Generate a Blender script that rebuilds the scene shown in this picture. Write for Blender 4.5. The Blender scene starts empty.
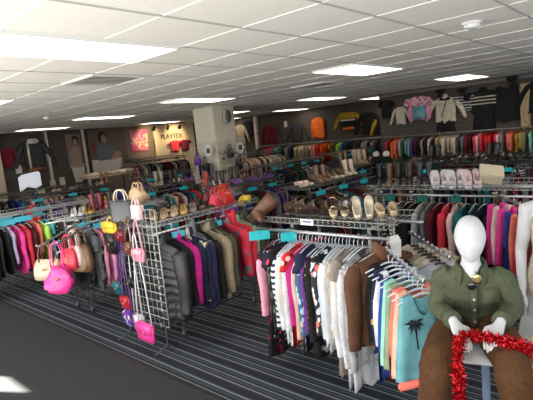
import bpy, bmesh, math, random
from mathutils import Vector, Matrix
PI = math.pi
R = math.radians
C = bpy.context.scene.collection
rnd = random.Random(7)

# ------------------------------------------------------------------ materials
def nodes(m):
    m.use_nodes = True
    nt = m.node_tree
    return nt, nt.nodes['Principled BSDF']
def sock(b, name, v):
    if name in b.inputs: b.inputs[name].default_value = v
_mats = {}
def mat(name, col, rough=.6, metal=0., emit=None, estr=0., noise=.0, nscale=30., bump=0., alpha=1., spec=.5):
    if name in _mats: return _mats[name]
    m = bpy.data.materials.new(name)
    nt, b = nodes(m)
    c = (col[0], col[1], col[2], 1)
    sock(b, 'Base Color', c); sock(b, 'Roughness', rough); sock(b, 'Metallic', metal); sock(b, 'Specular IOR Level', spec)
    if emit: sock(b, 'Emission Color', (*emit, 1)); sock(b, 'Emission Strength', estr)
    if noise > 0 or bump > 0:
        tc = nt.nodes.new('ShaderNodeTexCoord'); n = nt.nodes.new('ShaderNodeTexNoise')
        n.inputs['Scale'].default_value = nscale; n.inputs['Detail'].default_value = 4
        nt.links.new(tc.outputs['Object'], n.inputs['Vector'])
        if noise > 0:
            r = nt.nodes.new('ShaderNodeValToRGB')
            r.color_ramp.elements[0].position = .3; r.color_ramp.elements[1].position = .7
            r.color_ramp.elements[0].color = tuple(x*(1-noise) for x in col) + (1,)
            r.color_ramp.elements[1].color = tuple(min(1, x*(1+noise)) for x in col) + (1,)
            nt.links.new(n.outputs['Fac'], r.inputs['Fac']); nt.links.new(r.outputs['Color'], b.inputs['Base Color'])
        if bump > 0:
            bp = nt.nodes.new('ShaderNodeBump'); bp.inputs['Strength'].default_value = bump
            bp.inputs['Distance'].default_value = .01
            nt.links.new(n.outputs['Fac'], bp.inputs['Height']); nt.links.new(bp.outputs['Normal'], b.inputs['Normal'])
    _mats[name] = m
    return m

COL = dict(
    black=(.012,.012,.014), charcoal=(.04,.042,.048), grey=(.16,.165,.18), lightgrey=(.42,.43,.46), white=(.68,.69,.73),
    cream=(.62,.55,.44), beige=(.52,.43,.33), tan=(.46,.33,.2), khaki=(.33,.27,.19), taupe=(.30,.25,.22), brown=(.17,.085,.045), rust=(.125,.057,.032),
    darkbrown=(.05,.028,.02), navy=(.018,.022,.06), blue=(.03,.07,.33), denim=(.07,.13,.25), paleblue=(.42,.55,.72),
    teal=(.012,.12,.14), turquoise=(.09,.50,.60), aqua=(.16,.40,.45), mint=(.30,.66,.52), green=(.05,.28,.12), lime=(.45,.82,.12), olive=(.075,.085,.045),
    darkgreen=(.02,.09,.05), sage=(.25,.33,.22), yellow=(.85,.58,.05), mustard=(.48,.29,.03), orange=(.82,.16,.02), coral=(.86,.2,.15),
    red=(.6,.022,.025), crimson=(.68,.04,.075), maroon=(.16,.012,.03), burgundy=(.09,.01,.02), pink=(.85,.36,.48), hotpink=(.85,.06,.33), palepink=(.85,.58,.6),
    magenta=(.5,.02,.23), purple=(.16,.04,.28), violet=(.26,.12,.42), lavender=(.5,.43,.66), peach=(.85,.46,.33), gold=(.6,.38,.1), blush=(.68,.44,.38))

def cloth(c, pat='plain', c2='white', c3=None, scale=1., sheen=.85):
    key = 'cloth_%s_%s_%s_%s_%.1f' % (c, pat, c2, c3, scale)
    if key in _mats: return _mats[key]
    m = bpy.data.materials.new(key)
    nt, b = nodes(m)
    N, L = nt.nodes, nt.links
    sock(b, 'Roughness', sheen); sock(b, 'Specular IOR Level', .25)
    base = COL[c]
    tc = N.new('ShaderNodeTexCoord')
    nz = N.new('ShaderNodeTexNoise'); nz.inputs['Scale'].default_value = 9; nz.inputs['Detail'].default_value = 3
    L.new(tc.outputs['Object'], nz.inputs['Vector'])
    rp = N.new('ShaderNodeValToRGB'); rp.color_ramp.elements[0].position = .3; rp.color_ramp.elements[1].position = .72
    rp.color_ramp.elements[0].color = tuple(x*.78 for x in base)+(1,); rp.color_ramp.elements[1].color = tuple(min(1, x*1.15) for x in base)+(1,)
    L.new(nz.outputs['Fac'], rp.inputs['Fac'])
    out = rp.outputs['Color']
    def mixin(fac, col, out):
        mx = N.new('ShaderNodeMix'); mx.data_type = 'RGBA'
        L.new(fac, mx.inputs['Factor']); L.new(out, mx.inputs[6]); mx.inputs[7].default_value = (*COL[col], 1)
        return mx.outputs[2]
    def step(src, lo, hi):
        r = N.new('ShaderNodeValToRGB'); r.color_ramp.elements[0].position = lo; r.color_ramp.elements[1].position = hi
        r.color_ramp.elements[0].color = (0,0,0,1); r.color_ramp.elements[1].color = (1,1,1,1)
        L.new(src, r.inputs['Fac']); return r.outputs['Color']
    if pat in ('hstripe', 'vstripe', 'widestripe', 'plaid'):
        def wave(d, sc, lo=.52, hi=.6):
            w = N.new('ShaderNodeTexWave'); w.wave_type = 'BANDS'; w.bands_direction = d; w.inputs['Scale'].default_value = sc
            L.new(tc.outputs['Object'], w.inputs['Vector']); return step(w.outputs['Fac'], lo, hi)
        if pat == 'hstripe': out = mixin(wave('Z', 8*scale), c2, out)
        elif pat == 'widestripe': out = mixin(wave('Z', 3*scale, .6, .66), c2, out)
        elif pat == 'vstripe': out = mixin(wave('X', 10*scale), c2, out)
        else:
            out = mixin(wave('Z', 5*scale), c2, out); out = mixin(wave('X', 6*scale), c3 or c2, out)
    elif pat in ('floral', 'camo', 'dots', 'print'):
        def blobs(sc, thr, seed):
            mp = N.new('ShaderNodeMapping'); mp.inputs['Location'].default_value = (seed, seed*2.3, seed*.7); mp.inputs['Scale'].default_value = (1, 1.6, 1)
            L.new(tc.outputs['Object'], mp.inputs['Vector'])
            if pat == 'camo' or pat == 'print':
                t = N.new('ShaderNodeTexNoise'); t.inputs['Scale'].default_value = sc; t.inputs['Detail'].default_value = 2
                L.new(mp.outputs['Vector'], t.inputs['Vector']); return step(t.outputs['Fac'], thr, thr+.03)
            t = N.new('ShaderNodeTexVoronoi'); t.inputs['Scale'].default_value = sc
            L.new(mp.outputs['Vector'], t.inputs['Vector'])
            return step(t.outputs['Distance'], .0, 1) if False else step_inv(t.outputs['Distance'], thr)
        def step_inv(src, thr):
            mt = N.new('ShaderNodeMath'); mt.operation = 'LESS_THAN'; mt.inputs[1].default_value = thr
            L.new(src, mt.inputs[0]); return mt.outputs[0]
        if pat == 'dots': out = mixin(blobs(28*scale, .28, 0), c2, out)
        elif pat == 'floral':
            out = mixin(blobs(16*scale, .36, 0), c2, out)
            if c3: out = mixin(blobs(13*scale, .3, 3.1), c3, out)
        else:
            out = mixin(blobs(14*scale, .55, 0), c2, out)
            if c3: out = mixin(blobs(11*scale, .57, 5.2), c3, out)
    L.new(out, b.inputs['Base Color'])
    # fine weave bump
    n2 = N.new('ShaderNodeTexNoise'); n2.inputs['Scale'].default_value = 26; L.new(tc.outputs['Object'], n2.inputs['Vector'])
    bp = N.new('ShaderNodeBump'); bp.inputs['Strength'].default_value = .35; bp.inputs['Distance'].default_value = .012
    L.new(n2.outputs['Fac'], bp.inputs['Height']); L.new(bp.outputs['Normal'], b.inputs['Normal'])
    _mats[key] = m
    return m

CHROME = mat('chrome', (.45,.46,.48), .3, .9)
WIRE = mat('pale_wire', (.40,.40,.39), .4, .4)
DARKWIRE = mat('dark_wire', (.05,.05,.055), .45, .4)
WHITEP = mat('white_plastic', (.8,.8,.8), .4)
CLEARP = mat('frosted_plastic', (.55,.6,.68), .25)
BLACKP = mat('black_plastic', (.015,.015,.015), .4)
TEALP = mat('teal_plastic', (.01,.42,.48), .35)
BLUESIGN = mat('sky_blue_card', (.07,.46,.60), .4)
RUBBER = mat('rubber', (.02,.02,.02), .7)
MANN = mat('mannequin_white', (.56,.56,.585), .5)
GOLDM = mat('brass', (.6,.4,.12), .35, .9)

# ------------------------------------------------------------------ mesh building
class MB:
    def __init__(s): s.v = []; s.f = []
    def add(s, vs, fs):
        o = len(s.v); s.v += [tuple(v) for v in vs]; s.f += [tuple(i+o for i in f) for f in fs]; return s
    def box(s, c, d, rz=0., taper=1., M=None):
        x, y, z = d[0]/2, d[1]/2, d[2]/2
        vs = [(-x,-y,-z),(x,-y,-z),(x,y,-z),(-x,y,-z),(-x*taper,-y*taper,z),(x*taper,-y*taper,z),(x*taper,y*taper,z),(-x*taper,y*taper,z)]
        m = Matrix.Translation(c) @ (M.to_4x4() if M else Matrix.Rotation(rz, 4, 'Z'))
        return s.add([m @ Vector(v) for v in vs], [(3,2,1,0),(4,5,6,7),(0,1,5,4),(1,2,6,5),(2,3,7,6),(3,0,4,7)])
    def bbox(s, c, d, b=.01, rz=0., M=None):
        # box with chamfered edges
        bm = bmesh.new(); bmesh.ops.create_cube(bm, size=1)
        for v in bm.verts: v.co = Vector((v.co.x*d[0], v.co.y*d[1], v.co.z*d[2]))
        bmesh.ops.bevel(bm, geom=bm.edges[:], offset=min(b, min(d)*.45), segments=2, affect='EDGES')
        m = Matrix.Translation(c) @ (M.to_4x4() if M else Matrix.Rotation(rz, 4, 'Z'))
        bm.verts.index_update()
        s.add([m @ v.co for v in bm.verts], [[v.index for v in f.verts] for f in bm.faces]); bm.free(); return s
    def tube(s, pts, rad, n=8, flat=1., cap=True, up=None):
        pts = [Vector(p) for p in pts]; k = len(pts)
        if not isinstance(rad, (list, tuple)): rad = [rad]*k
        vs = []; pv = None
        for i, p in enumerate(pts):
            t = (pts[min(i+1,k-1)] - pts[max(i-1,0)])
            t = t.normalized() if t.length > 1e-9 else Vector((0,0,1))
            if pv is None:
                a = Vector(up) if up else (Vector((0,1,0)) if abs(t.y) < .9 else Vector((1,0,0)))
            else: a = pv
            b = a - t*a.dot(t)
            if b.length < 1e-6: b = t.orthogonal()
            b.normalize(); pv = b; c = t.cross(b)
            r = rad[i]
            for j in range(n):
                w = 2*PI*j/n; vs.append(p + b*math.cos(w)*r*flat + c*math.sin(w)*r)
        fs = [(i*n+j, i*n+(j+1)%n, (i+1)*n+(j+1)%n, (i+1)*n+j) for i in range(k-1) for j in range(n)]
        if cap: fs += [tuple(range(n-1,-1,-1)), tuple((k-1)*n+j for j in range(n))]
        return s.add(vs, fs)
    def rings(s, rs, cap=(True, True), closed=False):
        n = len(rs[0]); k = len(rs)
        fs = [(i*n+j, i*n+(j+1)%n, (i+1)%k*n+(j+1)%n, (i+1)%k*n+j) for i in range(k if closed else k-1) for j in range(n)]
        if cap[0]: fs.append(tuple(range(n-1,-1,-1)))
        if cap[1]: fs.append(tuple((k-1)*n+j for j in range(n)))
        return s.add([p for r in rs for p in r], fs)
    def ball(s, c, r, n=12, m=8, sc=(1,1,1)):
        rs = []
        for i in range(1, m):
            a = PI*i/m
            rs.append([(c[0]+r*sc[0]*math.sin(a)*math.cos(2*PI*j/n), c[1]+r*sc[1]*math.sin(a)*math.sin(2*PI*j/n), c[2]-r*sc[2]*math.cos(a)) for j in range(n)])
        return s.rings(rs)
    def lathe(s, prof, c=(0,0,0), n=16):
        return s.rings([[(c[0]+r*math.cos(2*PI*j/n), c[1]+r*math.sin(2*PI*j/n), c[2]+z) for j in range(n)] for r, z in prof])
    def prism(s, poly, y0, y1):   # polygon in xz extruded in y
        n = len(poly)
        vs = [(x, y0, z) for x, z in poly] + [(x, y1, z) for x, z in poly]
        return s.add(vs, [tuple(range(n)), tuple(range(2*n-1, n-1, -1))] + [(i+n, (i+1)%n+n, (i+1)%n, i) for i in range(n)])
    def mesh(s, name, smooth=True):
        me = bpy.data.meshes.new(name); me.from_pydata(s.v, [], s.f); me.update()
        bm = bmesh.new(); bm.from_mesh(me); bmesh.ops.recalc_face_normals(bm, faces=bm.faces[:]); bm.to_mesh(me); bm.free()
        if smooth: me.polygons.foreach_set('use_smooth', [True]*len(me.polygons))
        return me

def put(name, me, m, parent=None, loc=(0,0,0), rot=(0,0,0), scale=(1,1,1)):
    if len(me.materials) == 0: me.materials.append(m)
    o = bpy.data.objects.new(name, me); C.objects.link(o)
    o.location = loc; o.rotation_euler = rot; o.scale = scale
    if me.materials[0] != m:
        o.material_slots[0].link = 'OBJECT'; o.material_slots[0].material = m
    if parent: o.parent = parent
    return o
def obj(name, mb, m, parent=None, smooth=True, **k): return put(name, mb.mesh(name, smooth), m, parent, **k)
_labels = {}
def tag(o, label, cat, group=None):
    n = len(label.split())
    assert 4 <= n <= 16, (n, label)
    assert label not in _labels, label
    _labels[label] = 1
    o['label'] = label; o['category'] = cat
    if group: o['group'] = group
    return o
def empty(name, loc, rz=0., rot=None):
    o = bpy.data.objects.new(name, None); C.objects.link(o)
    o.location = loc; o.rotation_euler = rot or (0,0,rz); o.empty_display_size = .05
    return o
def thing(name, label, cat, loc, rz=0., group=None, rot=None): return tag(empty(name, loc, rz, rot), label, cat, group)
def struct(name, mb, m, smooth=False):
    o = obj(name, mb, m, smooth=smooth); o['kind'] = 'structure'; return o
ORD = ['zeroth','first','second','third','fourth','fifth','sixth','seventh','eighth','ninth','tenth','eleventh','twelfth','thirteenth','fourteenth','fifteenth','sixteenth','seventeenth','eighteenth','nineteenth','twentieth',
       'twenty-first','twenty-second','twenty-third','twenty-fourth','twenty-fifth','twenty-sixth','twenty-seventh','twenty-eighth','twenty-ninth','thirtieth','thirty-first','thirty-second','thirty-third','thirty-fourth','thirty-fifth','thirty-sixth','thirty-seventh','thirty-eighth','thirty-ninth','fortieth']

# ------------------------------------------------------------------ camera
H = 1.85
yaw, pit, rol, F = R(42.17), R(8.02), R(-5.52), 466.1
f = Vector((math.cos(yaw)*math.cos(pit), math.sin(yaw)*math.cos(pit), -math.sin(pit)))
r0 = Vector((math.sin(yaw), -math.cos(yaw), 0)); u0 = r0.cross(f)
rr = r0*math.cos(rol) + u0*math.sin(rol); uu = -r0*math.sin(rol) + u0*math.cos(rol)
cd = bpy.data.cameras.new('camera'); cam = bpy.data.objects.new('camera', cd); C.objects.link(cam)
cam.matrix_world = Matrix(((rr.x,uu.x,-f.x,0),(rr.y,uu.y,-f.y,0),(rr.z,uu.z,-f.z,H),(0,0,0,1)))
cd.sensor_width = 36; cd.lens = F/533*36; cd.clip_start = .05
bpy.context.scene.camera = cam

# ------------------------------------------------------------------ the room
CEIL = 2.528
def stripe_carpet():
    m = bpy.data.materials.new('striped_carpet'); nt, b = nodes(m); N, L = nt.nodes, nt.links
    tc = N.new('ShaderNodeTexCoord'); sp = N.new('ShaderNodeSeparateXYZ'); L.new(tc.outputs['Object'], sp.inputs[0])
    md = N.new('ShaderNodeMath'); md.operation = 'WRAP'; md.inputs[1].default_value = .24; md.inputs[2].default_value = 0
    L.new(sp.outputs['X'], md.inputs[0])
    dv = N.new('ShaderNodeMath'); dv.operation = 'DIVIDE'; dv.inputs[1].default_value = .24; L.new(md.outputs[0], dv.inputs[0])
    r = N.new('ShaderNodeValToRGB'); r.color_ramp.interpolation = 'CONSTANT'
    K = (.02,.022,.03); NV = (.026,.038,.064); TN = (.25,.24,.225); BL = (.06,.09,.135); GR = (.042,.06,.07)
    seq = [(0,K),(.13,NV),(.2,TN),(.245,K),(.33,BL),(.37,NV),(.47,TN),(.505,K),(.6,GR),(.68,NV),(.76,TN),(.8,BL),(.85,K)]
    el = r.color_ramp.elements
    el[0].position = 0; el[0].color = (*K,1); el[1].position = .13; el[1].color = (*NV,1)
    for p, c in seq[2:]:
        e = el.new(p); e.color = (*c,1)
    L.new(dv.outputs[0], r.inputs['Fac'])
    n = N.new('ShaderNodeTexNoise'); n.inputs['Scale'].default_value = 120; L.new(tc.outputs['Object'], n.inputs['Vector'])
    bp = N.new('ShaderNodeBump'); bp.inputs['Strength'].default_value = .5; bp.inputs['Distance'].default_value = .006
    L.new(n.outputs['Fac'], bp.inputs['Height']); L.new(bp.outputs['Normal'], b.inputs['Normal'])
    L.new(r.outputs['Color'], b.inputs['Base Color']); sock(b, 'Roughness', .9); sock(b, 'Specular IOR Level', .25)
    return m
struct('floor', MB().box((7.3,5.6,-.05), (10.6,16.8,.1)), stripe_carpet())
AISLE = mat('aisle_carpet', (.034,.035,.037), .92, noise=.35, nscale=60, bump=.5, spec=.25)
struct('floor_aisle', MB().box((.3,5.6,-.05), (3.4,16.8,.1)), AISLE)
struct('trim_1', MB().box((2.0,5.6,.003), (.035,16.8,.012)), mat('carpet_edge', (.012,.012,.014), .7))
CEILM = mat('acoustic_tile', (.86,.84,.79), .9, noise=.03, nscale=45, bump=.15)
struct('ceiling', MB().box((5.8,5.6,CEIL+.05), (14.4,16.8,.1)), CEILM)
T = .61
gx = MB(); x = -.85
x = 1.02 - 3*T
while x < 12.6:
    gx.box((x, 5.6, CEIL-.003), (.013, 16.6, .004)); x += T
struct('trim_2', gx, mat('white_grid', (.90,.88,.83), .6))
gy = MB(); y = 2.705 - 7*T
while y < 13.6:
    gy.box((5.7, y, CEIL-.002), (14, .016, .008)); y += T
struct('trim_3', gy, mat('shadow_grid', (.5,.48,.45), .6))  # bars along x darker: their shadow gaps are put into the colour

def slatwall(name, col, pitch=.1):
    m = bpy.data.materials.new(name); nt, b = nodes(m); N, L = nt.nodes, nt.links
    tc = N.new('ShaderNodeTexCoord'); sp = N.new('ShaderNodeSeparateXYZ'); L.new(tc.outputs['Object'], sp.inputs[0])
    md = N.new('ShaderNodeMath'); md.operation = 'WRAP'; md.inputs[1].default_value = pitch; md.inputs[2].default_value = 0
    L.new(sp.outputs['Z'], md.inputs[0])
    lt = N.new('ShaderNodeMath'); lt.operation = 'LESS_THAN'; lt.inputs[1].default_value = .012; L.new(md.outputs[0], lt.inputs[0])
    mx = N.new('ShaderNodeMix'); mx.data_type = 'RGBA'; L.new(lt.outputs[0], mx.inputs['Factor'])
    mx.inputs[6].default_value = (*col,1); mx.inputs[7].default_value = (*[c*.55 for c in col],1)
    L.new(mx.outputs[2], b.inputs['Base Color']); sock(b, 'Roughness', .7); sock(b, 'Specular IOR Level', .3)
    return m
SLAT = slatwall('dark_slatwall', (.082,.068,.058))
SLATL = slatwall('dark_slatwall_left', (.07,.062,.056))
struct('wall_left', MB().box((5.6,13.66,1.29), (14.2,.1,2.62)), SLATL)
struct('wall_back', MB().box((12.46,9.5,1.26), (.1,8.3,2.53)), SLAT)
struct('wall_right', MB().box((11.4,1.75,1.26), (2.3,7.3,2.53)), SLAT)
struct('wall_front', MB().box((-1.4,2.885,1.29), (.1,11.37,2.62)).box((-1.4,11.6,1.29), (.1,4.8,2.62)).box((-1.4,8.885,.915), (.1,.63,1.87)).box((-1.4,8.885,2.468), (.1,.63,.264)), mat('painted_wall', (.6,.57,.52), .8))  # unseen wall; its opening is added and shaped to throw the sun patch
struct('wall_near', MB().box((5.6,-2.75,1.26), (14,.1,2.53)), mat('painted_wall', (.6,.57,.52), .8))
TRIMW = mat('cream_trim', (.58,.53,.45), .6)
struct('trim_4', MB().box((5.9,13.56,1.3), (.05,.1,2.45)), TRIMW)
struct('trim_5', MB().box((7.01,13.56,1.3), (.05,.1,2.45)), TRIMW)
struct('trim_6', MB().bbox((4.3,13.45,1.26), (.5,.4,2.52), .02), mat('tan_pilaster', (.5,.42,.32), .7))
struct('trim_7', MB().box((8.55,13.59,1.3), (1.9,.05,2.45)), mat('brown_panel', (.17,.13,.10), .7))
struct('trim_8', MB().box((10.4,13.55,1.3), (1.75,.1,2.45)), mat('cream_panel', (.62,.5,.33), .7))
struct('trim_9', MB().box((10.22,1.75,2.47), (.06,7.2,.06)), mat('grey_moulding', (.16,.15,.14), .6))
struct('trim_10', MB().box((12.36,11.36,1.25), (.1,.12,2.5)), TRIMW)
struct('trim_11', MB().bbox((6.965,7.605,1.264), (.63,.63,2.526), .015), mat('column_paint', (.74,.68,.55), .7))   # the square column

# ceiling light panels
DIFF = mat('lit_diffuser', (1,1,1), .4, emit=(1,.88,.72), estr=5.5)
FRAME = mat('light_frame', (.75,.75,.73), .4)
lname = {}
colw = ['above the aisle','above the middle racks','above the far racks','nearest the back wall']
roww = ['at the near right','in the near row','in the second row','in the third row','in the row by the left wall']
for i, lx in enumerate((1.02, 4.65, 8.28, 11.0)):
    for j, ly in enumerate((-.35, 2.70, 5.76, 8.81, 11.85)):
        if i == 0 and j == 0: continue
        t = thing('ceiling_light', 'lit rectangular ceiling panel %s, %s' % (colw[i], roww[j]), 'ceiling light', (lx+.6, ly+.3, CEIL), group='lit ceiling panels')
        fr = MB()
        for c, d in (((0,.295,-.01),(1.22,.02,.022)),((0,-.295,-.01),(1.22,.02,.022)),((.6,0,-.01),(.02,.6,.022)),((-.6,0,-.01),(.02,.6,.022))): fr.box(c, d)
        obj('frame', fr, FRAME, t, False)
        obj('diffuser', MB().box((0,0,-.011), (1.17,.56,.012)), DIFF, t, False)
def vent(loc, label):
    t = thing('ceiling_vent', label, 'vent', loc)
    fr = MB()
    for c, d in (((0,.29,-.012),(.6,.03,.02)),((0,-.29,-.012),(.6,.03,.02)),((.29,0,-.012),(.03,.6,.02)),((-.29,0,-.012),(.03,.6,.02))): fr.box(c, d)
    obj('frame', fr, mat('vent_grey', (.68,.66,.62), .5), t, False)
    sl = MB()
    for k in range(7): sl.box((0, -.24+.08*k, -.014), (.56,.018,.004))
    obj('louvre', sl, mat('vent_grey', (.68,.66,.62), .5), t, False)
    obj('backing', MB().box((0,0,-.002), (.57,.57,.004)), mat('vent_dark', (.06,.06,.06), .7), t, False)
vent((2.51,4.24,CEIL), 'grey louvred air vent in the ceiling beside the brightest light')
vent((6.1,4.22,CEIL), 'dark louvred air vent in the ceiling near the middle lights')
def detector(loc, label, s=1.):
    t = thing('smoke_detector', label, 'smoke detector', loc)
    obj('base', MB().lathe([(.075*s,0),(.075*s,-.012*s),(.066*s,-.016*s)]), WHITEP, t)
    obj('cover', MB().lathe([(.058*s,-.016*s),(.056*s,-.035*s),(.04*s,-.045*s),(.02*s,-.047*s)]), WHITEP, t)
detector((3.79,1.2,CEIL), 'white round smoke detector on the ceiling at upper right')
detector((3.8,8.56,CEIL), 'small round detector on the ceiling above the left wall', .9)
t = thing('wall_speaker', 'oval grey speaker mounted high on the white column', 'speaker', (7.0,7.28,2.3))
obj('shell', MB().rings([[(.10*k*math.cos(a), -d, .16*k*math.sin(a)) for a in [2*PI*q/18 for q in range(18)]] for k, d in ((1,-.01),(1,.05),(.85,.08))]), mat('speaker_grey', (.35,.34,.31), .5), t)
obj('grille', MB().rings([[(.10*k*math.cos(a), -d, .16*k*math.sin(a)) for a in [2*PI*q/18 for q in range(18)]] for k, d in ((.8,.08),(.75,.092),(.3,.095))]), mat('grille_dark', (.12,.12,.11), .6), t)

# ------------------------------------------------------------------ garments
def sheet_body(mb, W, Lg, th, shoulder, neckw, neckd, seed, flare=1., wave=.02, nu=10, nv=8, ribs=0, armcut=0., strap=False, uneven=0.):
    """front+back sheets hung from a hanger at the origin; x width, y thickness, z down"""
    rg = random.Random(seed); ph = [rg.uniform(0, 6.28) for _ in range(5)]
    rings = []
    n2 = 2*nu
    for iv in range(nv+1):
        v = iv/nv
        ring = []
        for k in range(n2):
            front = k < nu
            u = (-1 + 2*k/(nu-1)) if front else (1 - 2*(k-nu)/(nu-1))
            if not front: u *= .999
            hw = W/2*(1 + (flare-1)*v)
            if armcut and v < .35: hw *= (1 - armcut*(1 - v/.35))
            au = abs(u)
            top = -.07 - shoulder*max(0, au-neckw)
            if au < neckw: top -= (neckd if front else neckd*.3)*(1-(au/neckw)**2)
            if strap and neckw < au < .8: top += 0
            hem = -Lg - wave*math.sin(5*u+ph[0]) - uneven*u
            z = top + (hem-top)*v
            sgn = -1 if front else 1
            edge = max(0., 1 - au**4)
            fold = (.010*math.sin(9*u+ph[1]+2*v) + .006*math.sin(17*u+ph[2]))*v
            t = th*(.45+.55*math.sin(PI*min(1, v*1.2+.12)))*edge
            if ribs: t *= .72 + .28*abs(math.sin(PI*v*ribs))
            sway = .012*math.sin(2.2*v+ph[3])*v
            ring.append((u*hw + .006*math.sin(6*v+ph[4]), sgn*t + fold + sway, z))
        rings.append(ring)
    mb.rings(rings, cap=(False, False))
    # close the hem
    o = len(mb.v) - n2
    mb.f += [(o+k, o+k+1, o+n2-2-k, o+n2-1-k) for k in range(nu-1)]
def sleeve_mesh(mb, side, W, shoulder, L, r0_, r1_, seed, out=.035, fwd=0., ribs=0, n=8, splay=0.):
    rg = random.Random(seed*7+side); a = rg.uniform(-.02,.02)
    x0 = side*W/2*.93; zt = -.085 - shoulder*.8
    k = 8 if not ribs else 16
    pts = []; rad = []
    for i in range(k+1):
        q = i/k
        pts.append((x0 + side*(out*math.sin(PI*.5*min(1,q*1.6)) + splay*q*L + .008*math.sin(7*q+a*90)), -fwd*q*q + a*q + .006*math.sin(9*q+seed), zt - L*q))
        rr_ = r0_ + (r1_-r0_)*q
        if i == 0: rr_ *= .6
        if ribs: rr_ *= .85+.15*abs(math.sin(PI*q*ribs))
        rad.append(rr_)
    mb.tube(pts, rad, n=n, flat=.62, up=(0,1,0))
_G = {}
# kind: width, length, thickness, shoulder drop, neck half width, neck depth, sleeve length, sleeve radii, flare, extra
KIND = {
 'blouse':   dict(W=.42, L=.70, th=.022, sh=.07, nw=.26, nd=.06, sl=.48, r=(.062,.04), flare=1.1),
 'sweater':  dict(W=.44, L=.68, th=.030, sh=.07, nw=.26, nd=.05, sl=.52, r=(.068,.045), flare=.98),
 't_shirt':  dict(W=.42, L=.68, th=.020, sh=.07, nw=.28, nd=.08, sl=.16, r=(.07,.065), flare=1.02),
 'tank_top': dict(W=.36, L=.62, th=.018, sh=.03, nw=.5, nd=.14, sl=0, r=(0,0), flare=1.12, cut=.16),
 'dress':    dict(W=.40, L=1.0, th=.026, sh=.06, nw=.3, nd=.09, sl=.14, r=(.062,.06), flare=1.3),
 'jacket':   dict(W=.46, L=.74, th=.045, sh=.08, nw=.24, nd=.05, sl=.56, r=(.082,.055), flare=1.04),
 'puffer_jacket': dict(W=.48, L=.80, th=.07, sh=.08, nw=.24, nd=.05, sl=.58, r=(.10,.07), flare=1.02, ribs=9),
 'cardigan': dict(W=.43, L=.80, th=.026, sh=.07, nw=.26, nd=.16, sl=.52, r=(.064,.045), flare=1.08),
 'hoodie':   dict(W=.46, L=.70, th=.038, sh=.08, nw=.25, nd=.05, sl=.54, r=(.076,.05), flare=.98),
 'pants':    dict(W=.36, L=1.0, th=.02, sh=.0, nw=.3, nd=.0, sl=0, r=(0,0), flare=.9),
 'skirt':    dict(W=.36, L=.62, th=.025, sh=.0, nw=.3, nd=.0, sl=0, r=(0,0), flare=1.35),
}
WORDS = {'t_shirt':'t-shirt', 'tank_top':'tank top', 'puffer_jacket':'puffer jacket'}
def gmesh(kind, part, var, hi):
    key = (kind, part, var, hi)
    if key in _G: return _G[key]
    k = KIND[kind]; mb = MB(); nu, nv = (14, 12) if hi else (9, 7)
    if k.get('ribs'): nv = 36
    seed = var*13 + len(kind)
    if part in ('torso', 'all'):
        sheet_body(mb, k['W'], k['L'], k['th'], k['sh'], k['nw'], k['nd'], seed, k['flare'], nu=nu, nv=nv, ribs=k.get('ribs',0), armcut=k.get('cut',0), uneven=(.03 if var == 1 else 0))
    if k['sl'] and part in ('sleeve_l', 'all'): sleeve_mesh(mb, -1, k['W'], k['sh'], k['sl'], *k['r'], seed, ribs=k.get('ribs',0), splay=(.42 if var == 3 else 0))
    if k['sl'] and part in ('sleeve_r', 'all'): sleeve_mesh(mb, 1, k['W'], k['sh'], k['sl'], *k['r'], seed, ribs=k.get('ribs',0), splay=(.42 if var == 3 else 0))
    if part == 'all': mb.tube([(0,0,-.09),(0,0,-.035),(.012,0,-.024),(.019,0,-.008),(.013,0,.008),(0,0,.0135),(-.012,0,.007)], .003, n=5)
    if part == 'collar':
        w = k['W']/2*k['nw']*1.15; h = .05 if kind != 'hoodie' else .11
        rs = []
        for q, (zz, g) in enumerate(((-.085,1.0),(-.06,.95),(-.06+h,.8),(-.055+h,.7),(-.05,.75))):
            rs.append([(w*g*math.cos(a), .055*g*math.sin(a)-.005, zz-(.03 if math.sin(a)<-.5 else 0)) for a in [2*PI*j/14 for j in range(14)]])
        mb.rings(rs, cap=(False, False))
    if part == 'zipper':
        for z0 in range(12): mb.box((0, -k['th']-.012-.002*(z0%2), -.13-z0*(k['L']-.17)/12), (.012, .012, (k['L']-.17)/12*.98))
    if part == 'tag': mb.bbox((0,0,-.025), (.045,.003,.06), .001)
    if part == 'placket':
        for z0 in range(6): mb.lathe([(.002,.0),(.008,.001),(.007,.004),(.002,.004)], n=8); 
    me = mb.mesh('%s_%s' % (kind, part)); _G[key] = me
    return me
def garment(kind, look, m, loc, rz, where, sc=(1,1,1), var=0, near=True, hi=False, group=None, extra=(), m2=None, tagside=None, label=None, rot=None):
    word = WORDS.get(kind, kind)
    label = label or '%s %s %s' % (look, word, where)
    if near:
        t = thing(kind, label, 'clothing', loc, rz, group, rot)
        t.scale = sc
        put('torso', gmesh(kind, 'torso', var, hi), m, t)
        if KIND[kind]['sl']:
            put('sleeve', gmesh(kind, 'sleeve_l', var, hi), m2 or m, t); put('sleeve', gmesh(kind, 'sleeve_r', var, hi), m2 or m, t)
        if 'collar' in extra: put('collar', gmesh(kind, 'collar', var, hi), m2 or m, t)
        if 'zipper' in extra: put('zipper', gmesh(kind, 'zipper', var, hi), CHROME, t)
        if tagside is not None:
            g = put('price_tag', gmesh('blouse', 'tag', 0, hi), WHITEP, t, loc=tagside, rot=(.2,.3,.1))
            g['label'] = 'white paper price tag'
        return t
    o = put(kind, gmesh(kind, 'all', var, hi), m, loc=loc, rot=rot or (0,0,rz), scale=sc)
    return tag(o, label, 'clothing', group)

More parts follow.
